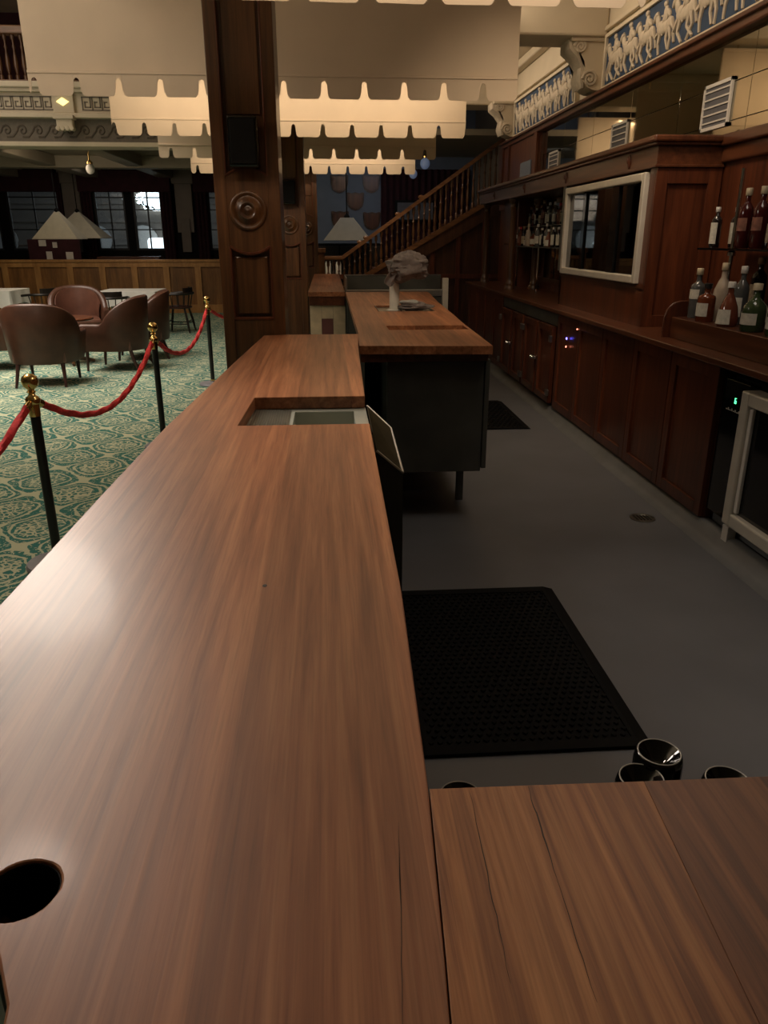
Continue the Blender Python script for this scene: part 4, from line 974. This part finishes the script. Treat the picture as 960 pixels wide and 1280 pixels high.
# bottle well behind the return: upside-down dark bottles
wl = thing('bottle_well', 'steel bottle well hung behind the near counter section', 'rack', (.6, .9, .5))
MB().box(.10, 1.1, .57, 1.12, .44, .452).build('tray', 'steel_dull', wl); MB().box(.10,1.1,.562,.57,.44,.62).box(.10,.108,.57,1.12,.44,.55).build('rim', 'steel_dull', wl)
for x in (.13, 1.07):
    for y in (.60, 1.06): MB().box(x-.012,x+.012,y,y+.024,0,.44).build('leg', 'steel_dull', wl)
for (x, y, z, l) in ((.498,.985,.762,'upturned dark glass bottle base at the counter edge, left of the close pair'), (.548,1.035,.772,'upturned dark glass bottle base at the counter edge, right of the close pair'), (.648,.985,.748,'lone upturned dark bottle base at the right along the counter edge'), (.205,1.03,.705,'upturned dark bottle base barely showing at the dark counter corner')):
    t_ = thing('upturned_bottle', l, 'bottle', (x, y, z-.30), 'upturned bottles behind the near counter')
    prof_ = [(.014,0),(.015,.08),(.034,.13),(.040,.15),(.041,.285),(.038,.298),(.034,.300),(.026,.292),(.012,.276),(.001,.272)]
    MB().lathe(prof_, (x,y,z-.30), 28).build('glass_body', 'gloss_black', t_, 60)
    MB().tube([(x+.0352*cos(k*pi/18), y+.0352*sin(k*pi/18), z+.0002) for k in range(37)], .0011, 6).build('rim', 'vent', t_, True)  # pale ring paints the light caught along the glass edge
    ct_ = MB().lathe([(.02,0),(.02,z-.30-.452),(.017,z-.30-.452)], (x,y,.452), 12).build('pourer', 'cap_black', t_, True)
# ---------------------------------------------------------------- drop-in sink in the counter notch
sk = thing('bar_sink', 'stainless bar sink with ribbed drainer set into the counter notch', 'sink', (-.08, 2.55, ZT-.05))
z1 = ZT-.047; z0_ = ZT-.062
MB().box(-.30,-.145,2.30,2.79,z0_,z1).build('drainer', 'basin', sk)
mb = MB()
for k in range(17): mb.box(-.285+k*.0085, -.281+k*.0085, 2.34, 2.76, z1, z1+.004)
mb.build('drainer_ribs', 'steel', sk)
MB().box(-.145,-.13,2.30,2.79,z0_,z1).box(.085,.13,2.30,2.79,z0_,z1).box(-.13,.085,2.30,2.36,z0_,z1).box(-.13,.085,2.725,2.79,z0_,z1).build('rim', 'basin', sk)
MB().box(-.134,-.13,2.356,2.729,.86,z0_).box(.085,.089,2.356,2.729,.86,z0_).box(-.13,.085,2.356,2.36,.86,z0_).box(-.13,.085,2.725,2.729,.86,z0_).box(-.134,.089,2.356,2.729,.856,.86).build('basin', 'basin', sk)
# folded splash plate on the working side
sp = thing('speed_rail', 'folded stainless speed rail plate hanging off the working side of the counter', 'rail', (.16, 2.4, .9))
b = MB(); q = [(.134,2.72,1.024),(.212,2.60,.968),(.207,2.10,.955),(.129,2.08,1.028)]
vs = [b.b.verts.new(p) for p in q]; b.b.faces.new(vs); b.solidify(.003); b.build('sloped_plate', 'olive_steel', sp)
MB().tube([q[0],q[1],q[2],q[3]], .0035, 6).build('rolled_edge', 'steel_light', sp, True)
MB().prism([(.07,1.0),(.134,1.018),(.207,.955),(.207,.40),(.07,.40)], lambda a,b_:(a,2.10,b_), lambda a,b_:(a,2.115,b_)).box(.10,.206,2.115,2.62,.40,.94).box(.052,.10,2.115,2.62,.40,.8).build('housing', 'steel_dull', sp)

# ---------------------------------------------------------------- island work station
iw = thing('station_worktop', 'timber worktop of the middle bar station with sunken wells', 'worktop', (.5, 6, ZT-TH))
def wtop():
    b = bmesh.new()
    out = [(.165,4.155),(.89,4.10),(.925,5.2),(.965,6.0),(1.01,7.1),(1.10,8.54),(.195,8.54),(.19,6.5),(.182,4.72),(.175,4.70)]
    vs = [b.verts.new((x,y,ZT)) for x, y in out]; es = [b.edges.new((vs[i], vs[(i+1)%len(vs)])) for i in range(len(vs))]
    for (a, c, d, e) in ((.385,.90,4.90,5.14),(.40,.86,6.20,6.75)):
        hv = [b.verts.new(p) for p in ((a,d,ZT),(c,d,ZT),(c,e,ZT),(a,e,ZT))]; es += [b.edges.new((hv[i], hv[(i+1)%4])) for i in range(4)]
    bmesh.ops.triangle_fill(b, use_beauty=True, use_dissolve=False, edges=es)
    r_ = bmesh.ops.extrude_face_region(b, geom=b.faces[:])
    bmesh.ops.translate(b, verts=[v for v in r_['geom'] if isinstance(v, bmesh.types.BMVert)], vec=(0,0,-TH)); return b
mb = MB(); mb.b.free(); mb.b = wtop(); mb.build('slab', 'counter', iw)
MB().box(.375,.91,4.89,5.15,ZT-TH-.012,ZT-TH-.002).build('well_floor', 'mahog_y', iw)
MB().box(.17,.88,4.16,4.19,ZT-TH-.045,ZT-TH).build('front_fascia','mahog_y',iw)
ib = thing('station_cabinet', 'stainless sided cabinet of the middle bar station', 'cabinet', (.6, 6, 0))
MB().box(.32,.87,4.20,4.23,.31,.955,.003).box(.32,.87,4.205,4.23,.955,.985).build('end_panel', 'steel_dull', ib)
MB().box(.872,.90,4.19,4.24,.33,.965,.004).build('corner_strip', 'steel_dull', ib)
MB().box(.865,.885,4.24,8.4,.33,.96).build('side_panel', 'steel_dull', ib)
for x0_, y0_ in ((.80,4.58),(.32,4.58),(.80,8.3),(.32,8.3)): MB().box(x0_,x0_+.042,y0_,y0_+.04,0,.31).build('leg', 'steel_dull', ib)
MB().box(.34,.86,4.25,8.4,.30,.33).box(.22,.30,4.75,8.5,0,.985).box(.32,.34,4.24,8.4,.33,.96).build('carcass', 'black', ib)
# beer tower, drip tray, towels
tr = thing('drip_tray', 'shallow stainless drip tray sunk in the station worktop under the beer tower', 'tray', (.63, 6.45, 1.03))
MB().box(.405,.855,6.205,6.745,1.028,1.036).box(.405,.412,6.205,6.745,1.036,1.052).box(.848,.855,6.205,6.745,1.036,1.052).box(.412,.848,6.205,6.212,1.036,1.052).build('tray', 'steel', tr)
MB().box(.39,.87,6.19,6.76,ZT-TH-.004,1.0275-.0).build('support','black',tr)
tw = thing('beer_tower', 'white cylindrical beer tower standing on the drip tray', 'beer tower', (.545, 6.4, 1.036))
MB().lathe([(.062,0),(.062,.012),(.042,.016),(.040,.03),(.040,.36),(.036,.37)], (.545,6.40,1.036), 20).build('column', 'white', tw, 50)
MB().tube([(.545,6.40,1.36),(.66,6.36,1.38),(.74,6.34,1.36)], [.03,.028,.02], 10).build('tap_arm', 'steel', tw, True)
def lump(cx_, cy_, cz_, rx, ry, rz, seed, amp=.22, nu=48, nv=28, fold=5):
    def f(u_, v_):
        a = 2*pi*u_; p = pi*(v_*.98+.01); d = Vector((sin(p)*cos(a), sin(p)*sin(a), cos(p)))
        q = Vector((d.x*1.6+seed, d.y*1.6, d.z*2.2)); s = 1 + amp*noise.noise(q) + amp*.55*(1-2*abs(noise.noise(q*2.3))) + .05*sin(a*fold+3*d.z)
        return (cx_+d.x*rx*s, cy_+d.y*ry*s, cz_+d.z*rz*s)
    return MB().grid(f, nu, nv, True)
cl = thing('bar_towel', 'grey-brown crumpled bar towel draped over the beer tower', 'towel', (.63, 6.38, 1.40))
lump(.645,6.37,1.385,.155,.11,.10,3.1,.30).build('towel_cloth', 'towel', cl, True)
mb = MB().grid(lambda u_, v_: (.475+.085*u_+.02*sin(v_*5), 6.325-.012*sin(u_*9+v_*3)-.01*v_, 1.40-.17*v_*(1-.35*abs(u_-.55))), 10, 10).solidify(.005); mb.build('towel_corner', 'towel', cl, True)
c2 = thing('folded_cloth', 'crumpled dark and grey cloth lying on the drip tray', 'cloth', (.70, 6.5, 1.037))
lump(.715,6.36,1.075,.125,.10,.030,8.2,.35).build('cloth', 'towel', c2, True)
MB().tube([(.66+.07*cos(a/12*2*pi), 6.34+.05*sin(a/12*2*pi), 1.112+.006*sin(a)) for a in range(13)], .010, 7).build('cloth_fold', 'shade_w', c2, True)
# stainless unit beyond the station
iu = thing('ice_station', 'stainless ice station with raised back rim and white corner post', 'ice well', (.75, 9, 0))
MB().box(.20,1.34,9.25,9.28,0,1.19,.003).box(.20,1.26,8.60,9.25,.0,1.0).build('body', 'steel_dull', iu)
MB().box(.20,1.30,8.58,8.61,1.00,1.07,.003).build('front_rim', 'steel', iu)
MB().box(.20,.215,8.61,9.25,1.0,1.19).box(.20,1.34,9.245,9.285,1.19,1.20).build('back_rim', 'steel', iu)
MB().box(1.265,1.33,8.57,8.63,0,1.19,.004).build('corner_post', 'white', iu)
# far counter leg with tiled end
ft = thing('far_worktop', 'far timber counter top with thick apron above the tiled end', 'countertop', (0, 10, .91))
MB().box(-.215,.19,8.57,13.0,1.0,ZT,.004).build('slab', 'counter', ft); MB().box(-.20,.18,8.585,8.62,.905,1.0).build('apron', 'mahog_y', ft)
fb = thing('tiled_counter_end', 'marble tiled counter end with purple inset under the far counter', 'counter base', (0, 10, 0))
MB().box(-.18,.18,8.66,12.9,0,.99).build('carcass','blackwood',fb)
mb = MB().box(-.20,-.075,8.63,8.66,.0,.90,.002).box(.055,.19,8.63,8.66,.0,.90,.002).box(-.073,.053,8.632,8.66,.76,.90,.002); mb.build('marble_slab', 'tile', fb)
MB().box(-.073,.053,8.634,8.66,0,.758,.002).build('purple_inset','tile_p',fb)

# ---------------------------------------------------------------- rubber mats
def mat_(x0, x1, y0, y1, label, nx, ny):
    m_ = thing('rubber_mat', label, 'mat', ((x0+x1)/2, (y0+y1)/2, 0))
    MB().box(x0+.04, x1-.04, y0+.04, y1-.04, .001, .008).build('base', 'rubber', m_)
    MB().prism([(0,.001),(.045,.014),(.06,.014),(.06,.001)], lambda a,b:(x0+a,y0,b), lambda a,b:(x0+a,y1,b)).prism([(0,.001),(.045,.014),(.06,.014),(.06,.001)], lambda a,b:(x1-a,y0,b), lambda a,b:(x1-a,y1,b)).box(x0+.06,x1-.06,y0,y0+.05,.001,.014).box(x0+.06,x1-.06,y1-.05,y1,.001,.014).build('border', 'rubber', m_)
    mb = MB(); dx = (x1-x0-.12)/nx; dy = (y1-y0-.10)/ny
    for i in range(nx):
        for j in range(ny):
            cx_ = x0+.06+dx*(i+.5)+(dx*.25 if j % 2 else -dx*.25); cy_ = y0+.05+dy*(j+.5)
            mb.prism([(cx_-dx*.3,cy_),(cx_,cy_-dy*.36),(cx_+dx*.3,cy_),(cx_,cy_+dy*.36)], lambda a,b:(a,b,.008), lambda a,b:(a,b,.015))
    mb.build('stud_pattern', 'rubber', m_)
mat_(.24, 1.05, 2.02, 3.24, 'large black studded rubber mat on the near bar floor', 22, 34)
mat_(1.0, 1.78, 6.45, 7.66, 'black rubber mat on the floor beside the middle station', 14, 20)

# ================================================================ STANCHIONS AND ROPES
def stanchion(x, y, label):
    s_ = thing('stanchion', label, 'stanchion', (x, y, 0), 'black and brass rope stanchions')
    MB().lathe([(.155,.002),(.158,.012),(.150,.028),(.05,.036),(.03,.04),(.03,.05)], (x,y,0), 32).build('base', 'greybase', s_, 40)
    MB().lathe([(.0235,.05),(.0235,.80)], (x,y,0), 18).build('post', 'postblack', s_, 40)
    MB().lathe([(.026,.04),(.028,.045),(.026,.065)], (x,y,0), 16).build('base_ring', 'brass', s_, 40)
    MB().lathe([(.0255,.79),(.0265,.80),(.0265,.855),(.024,.87),(.03,.875),(.03,.882),(.018,.89),(.014,.90),(.022,.908),(.014,.916),(.016,.92),(.034,.937),(.040,.957),(.034,.980),(.018,.993),(.001,.996)], (x,y,0), 20).build('finial', 'brass', s_, 60)
    MB().lathe([(.03,-.035),(.034,-.03),(.034,-.01),(.03,-.005)], (x,y,.885), 16).build('rope_collar', 'brass', s_, 40)
    return s_
PX = [(-1.62,1.45),(-1.43,3.70),(-1.355,6.05),(-1.355,8.85),(-1.0,11.4)]
stanchion(*PX[1], 'nearest black stanchion with brass ball top on a round grey base')
stanchion(*PX[2], 'second black stanchion with brass ball top, halfway along the counter')
stanchion(*PX[3], 'farthest visible black stanchion, beside the timber column')
stanchion(*PX[0], 'black stanchion out of view holding the near end of the rope'); stanchion(*PX[4], 'black stanchion hidden behind the timber column')
rl = ['red rope leaving the nearest stanchion at the left picture edge','red twisted rope sagging between the nearest and second stanchions','red twisted rope sagging between the second and third stanchions','short red rope running from the third stanchion behind the column']
for i in range(4):
    (xa, ya), (xb, yb) = PX[i], PX[i+1]; d = Vector((xb-xa, yb-ya)).normalized()*.075
    a = (xa+d.x, ya+d.y, .845); b = (xb-d.x, yb-d.y, .845)
    r_ = thing('rope', rl[i], 'rope', ((xa+xb)/2, (ya+yb)/2, .5), 'red barrier ropes')
    MB().tube(bez(a, b, 150, .25 if i != 3 else .20), .0175, 12, .42, 3, .16).build('cord', 'rope', r_, True)
    for (p, q) in (((xa+d.x*.3,ya+d.y*.3,.868), (xa+d.x*1.15,ya+d.y*1.15,.835)), ((xb-d.x*.3,yb-d.y*.3,.868), (xb-d.x*1.15,yb-d.y*1.15,.835))):
        MB().tube([p, ((p[0]+q[0])/2,(p[1]+q[1])/2,(p[2]+q[2])/2), q], [.008,.018,.021], 10).build('hook', 'brass', r_, True)

# ================================================================ LOUNGE FURNITURE
def tub_chair():
    t_ = thing('tub_chair', 'x', 'chair', (0,0,0), 'brown leather tub chairs in the lounge')
    # plan: U shape, back toward -y, opening toward +y
    def plan(u_, o=0):   # u_ 0..1 from left front to right front
        L_ = .32; r = .33; arc = pi*r; tot = 2*L_+arc; s = u_*tot
        if s < L_: return Vector((-r-o, .27-s)), Vector((-1, 0))
        if s > L_+arc: return Vector((r+o, .27-L_+(s-L_-arc))), Vector((1, 0))
        a = pi + (s-L_)/r; n = Vector((cos(a), sin(a))); return Vector((n.x*(r+o), .27-L_+n.y*(r+o)*.92)), n
    def ht(u_):
        k = max(0, 1-(abs(u_-.5)/.34)**2.6); k = k**.9
        return .60 + .33*k
    N = 48; b = MB()
    rings = []
    for i in range(N+1):
        u_ = i/N; p, n = plan(u_); h = ht(u_); ring = []
        splay = .045
        prof_ = [(.0,.27,0),(.035,.26,0),(.045,.30,0),(.045+splay*.5,(.3+h)/2,1),(.045+splay,h-.03,1),(.03+splay,h-.005,1),(.005+splay,h,1),(-.02+splay,h-.01,1),(-.035+splay*.9,h-.04,1),(-.04+splay*.4,(.3+h)/2,0),(-.03,.30,0)]
        for o_, z, _ in prof_: ring.append(b.b.verts.new((p.x+n.x*o_, p.y+n.y*o_, z)))
        rings.append(ring)
    for a, c in zip(rings, rings[1:]):
        for k in range(len(a)): b.b.faces.new((a[k], a[(k+1)%len(a)], c[(k+1)%len(a)], c[k]))
    b.b.faces.new(rings[0][::-1]); b.b.faces.new(rings[-1])
    b.build('shell', 'leather_d', t_, 60)
    pts = []
    for i in range(N+1):
        p, n = plan(i/N); pts.append((p.x+n.x*.078, p.y+n.y*.078, ht(i/N)-.018))
    p0, n0 = plan(0); p1, n1 = plan(1)
    pts = [(p0.x+n0.x*.05, p0.y+.005, .30)]+pts+[(p1.x+n1.x*.05, p1.y+.005, .30)]
    MB().tube(pts, .007, 6).build('piping', 'leather', t_, True)
    MB().box(-.29,.29,-.30,.33,.26,.40,.03).build('seat_base', 'leather', t_, 40)
    MB().box(-.285,.285,-.28,.34,.385,.475,.035).build('seat', 'leather', t_, 40)
    # inner back pad
    b = MB()
    def ib_(u_, v_):
        uu = .2+.6*u_; p, n = plan(uu); z = .45+(ht(uu)-.49)*v_; o_ = -.045+.045*v_*.8-.012*sin(pi*v_)
        return (p.x+n.x*o_, p.y+n.y*o_, z)
    b.grid(ib_, 24, 6).solidify(.01); b.build('inner_back', 'leather', t_, True)
    for x, y, sx, sy in ((-.27,.28,0,.02),(.27,.28,0,.02),(-.24,-.27,-.03,-.10),(.24,-.27,.03,-.10)):
        MB().tube([(x,y,.28),(x+sx*.5,y+sy*.4,.14),(x+sx,y+sy,0)], [.026,.021,.015], 8).build('leg', 'legwood', t_, True)
    return t_
tc0 = tub_chair()
chairs = [(-3.30,9.15,R(4),'brown leather tub chair with its back to the viewer, nearest in the lounge'),
 (-2.75,10.15,R(82),'brown leather tub chair seen side-on, right of the nearest one'),
 (-2.66,11.1,R(100),'brown leather tub chair behind the side-on one, its back edge showing'),
 (-3.75,12.0,R(200),'brown leather tub chair facing the viewer on the far side of the low table'),
 (-4.35,10.3,R(-80),'brown leather tub chair cut by the left picture edge, facing right'),
 (-4.28,8.75,R(-20),'dark leather tub chair at the left picture edge beside the nearest one')]
for i, (x, y, rz, l) in enumerate(chairs):
    if i == 0: tc0.location = (x, y, 0); tc0.rotation_euler = (0,0,rz); tc0['label'] = l
    elif i == 5: dup(tc0, (x, y, 0), rz, l, (.97,.97,.97))
    else: dup(tc0, (x, y, 0), rz, l)
lt = thing('pedestal_table', 'low round pedestal table amid the leather tub chairs', 'table', (-3.5, 10.6, 0))
MB().lathe([(.34,.575),(.35,.585),(.35,.60),(.34,.61)], (-3.5,10.6,0), 32).build('table_top', 'mahog_y', lt, 40)
MB().lathe([(.05,.02),(.06,.08),(.03,.14),(.045,.3),(.03,.45),(.06,.575)], (-3.5,10.6,0), 16).build('pedestal', 'oak', lt, True)
mb = MB()
for k in range(4):
    a = k*pi/2+.4; mb.tube([(-3.5+.03*cos(a),10.6+.03*sin(a),.09),(-3.5+.2*cos(a),10.6+.2*sin(a),.05),(-3.5+.3*cos(a),10.6+.3*sin(a),.02)], [.03,.025,.02], 6)
mb.build('foot', 'oak', lt, True)
def dining(xc, yc, w_, d_, label, clabel):
    t_ = thing('dining_table', label, 'table', (xc, yc, 0))
    MB().box(xc-w_/2,xc+w_/2,yc-d_/2,yc+d_/2,.70,.735,.004).build('table_top','blackwood',t_)
    MB().lathe([(.24,.0),(.24,.02),(.05,.05),(.04,.1),(.04,.70)], (xc,yc,0), 16).build('pedestal','blackwood',t_,True)
    c_ = thing('tablecloth', clabel, 'tablecloth', (xc, yc, .74))
    MB().box(xc-w_/2-.01,xc+w_/2+.01,yc-d_/2-.01,yc+d_/2+.01,.736,.742,.002).build('top_fold','linen',c_)
    def per(u_):
        W, D = w_+.03, d_+.03; s = (u_ % 1)*2*(W+D)
        if s < W: return (xc-W/2+s, yc-D/2, 0, -1, s/W)
        s -= W
        if s < D: return (xc+W/2, yc-D/2+s, 1, 0, s/D)
        s -= D
        if s < W: return (xc+W/2-s, yc+D/2, 0, 1, s/W)
        s -= W; return (xc-W/2, yc+D/2-s, -1, 0, s/D)
    def f(u_, v_):
        x, y, nx, ny, q = per(u_); drop = .22+.16*abs(2*q-1)**3; o_ = (.012+.02*sin(u_*70))*v_
        return (x+nx*o_, y+ny*o_, .742-drop*v_)
    MB().grid(f, 120, 5, True).solidify(.004).build('drop_fold','linen',c_,True)
dining(-3.45, 14.1, .98, .9, 'dark pedestal dining table under white cloth near the partition', 'white tablecloth on the dining table left of the stanchions')
dining(-6.15, 14.4, 1.3, .9, 'dark pedestal dining table at the left picture edge', 'white tablecloth on the dining table at the left picture edge')
def captain():
    t_ = thing('captains_chair', 'x', 'chair', (0,0,0), 'black timber armchairs at the white tables')
    MB().lathe([(.20,.42),(.235,.43),(.24,.445),(.22,.46),(.001,.455)], (0,0,0), 24).build('seat','legwood',t_,True)
    for sx in (-1,1):
        for sy in (-1,1): MB().tube([(sx*.14,sy*.14,.43),(sx*.19,sy*.19,.2),(sx*.21,sy*.22,0)], [.02,.022,.015], 8).build('leg','blackwood',t_,True)
    MB().tube([(-.18,-.18,.20),(.18,-.18,.20)],.011,6).tube([(-.18,.18,.20),(.18,.18,.20)],.011,6).tube([(-.18,-.18,.16),(-.18,.18,.16)],.011,6).tube([(.18,-.18,.16),(.18,.18,.16)],.011,6).build('stretcher','blackwood',t_,True)
    arc = [(.27*cos(a), .27*sin(a)-.0, .68) for a in [pi+.0+pi*k/16 for k in range(17)]]
    MB().tube([(-.26,.2,.66)]+arc+[(.26,.2,.66)], [.02]*2+[.022]*15+[.02]*2, 8).build('arm_rail','blackwood',t_,True)
    b = MB().grid(lambda u_, v_: (.265*cos(pi*1.2+pi*.6*u_), .265*sin(pi*1.2+pi*.6*u_), .69+.09*v_), 16, 2).solidify(.02); b.build('crest_rail','blackwood',t_,True)
    for k in range(9):
        a = pi-.25+(pi+.5)*k/8; MB().tube([(.21*cos(a),.21*sin(a),.45),(.262*cos(a),.262*sin(a),.68)],.009,6).build('spindle','blackwood',t_,True)
    return t_
cc = captain(); cc.location = (-2.68,14.2,0); cc.rotation_euler = (0,0,R(85)); cc['label'] = 'black timber armchair at the right end of the white dining table'
dup(cc, (-3.6,13.25,0), R(5), 'black timber armchair tucked in front of the white dining table')
dup(cc, (-5.05,14.2,0), R(70), 'black timber armchair at the right of the leftmost white table')
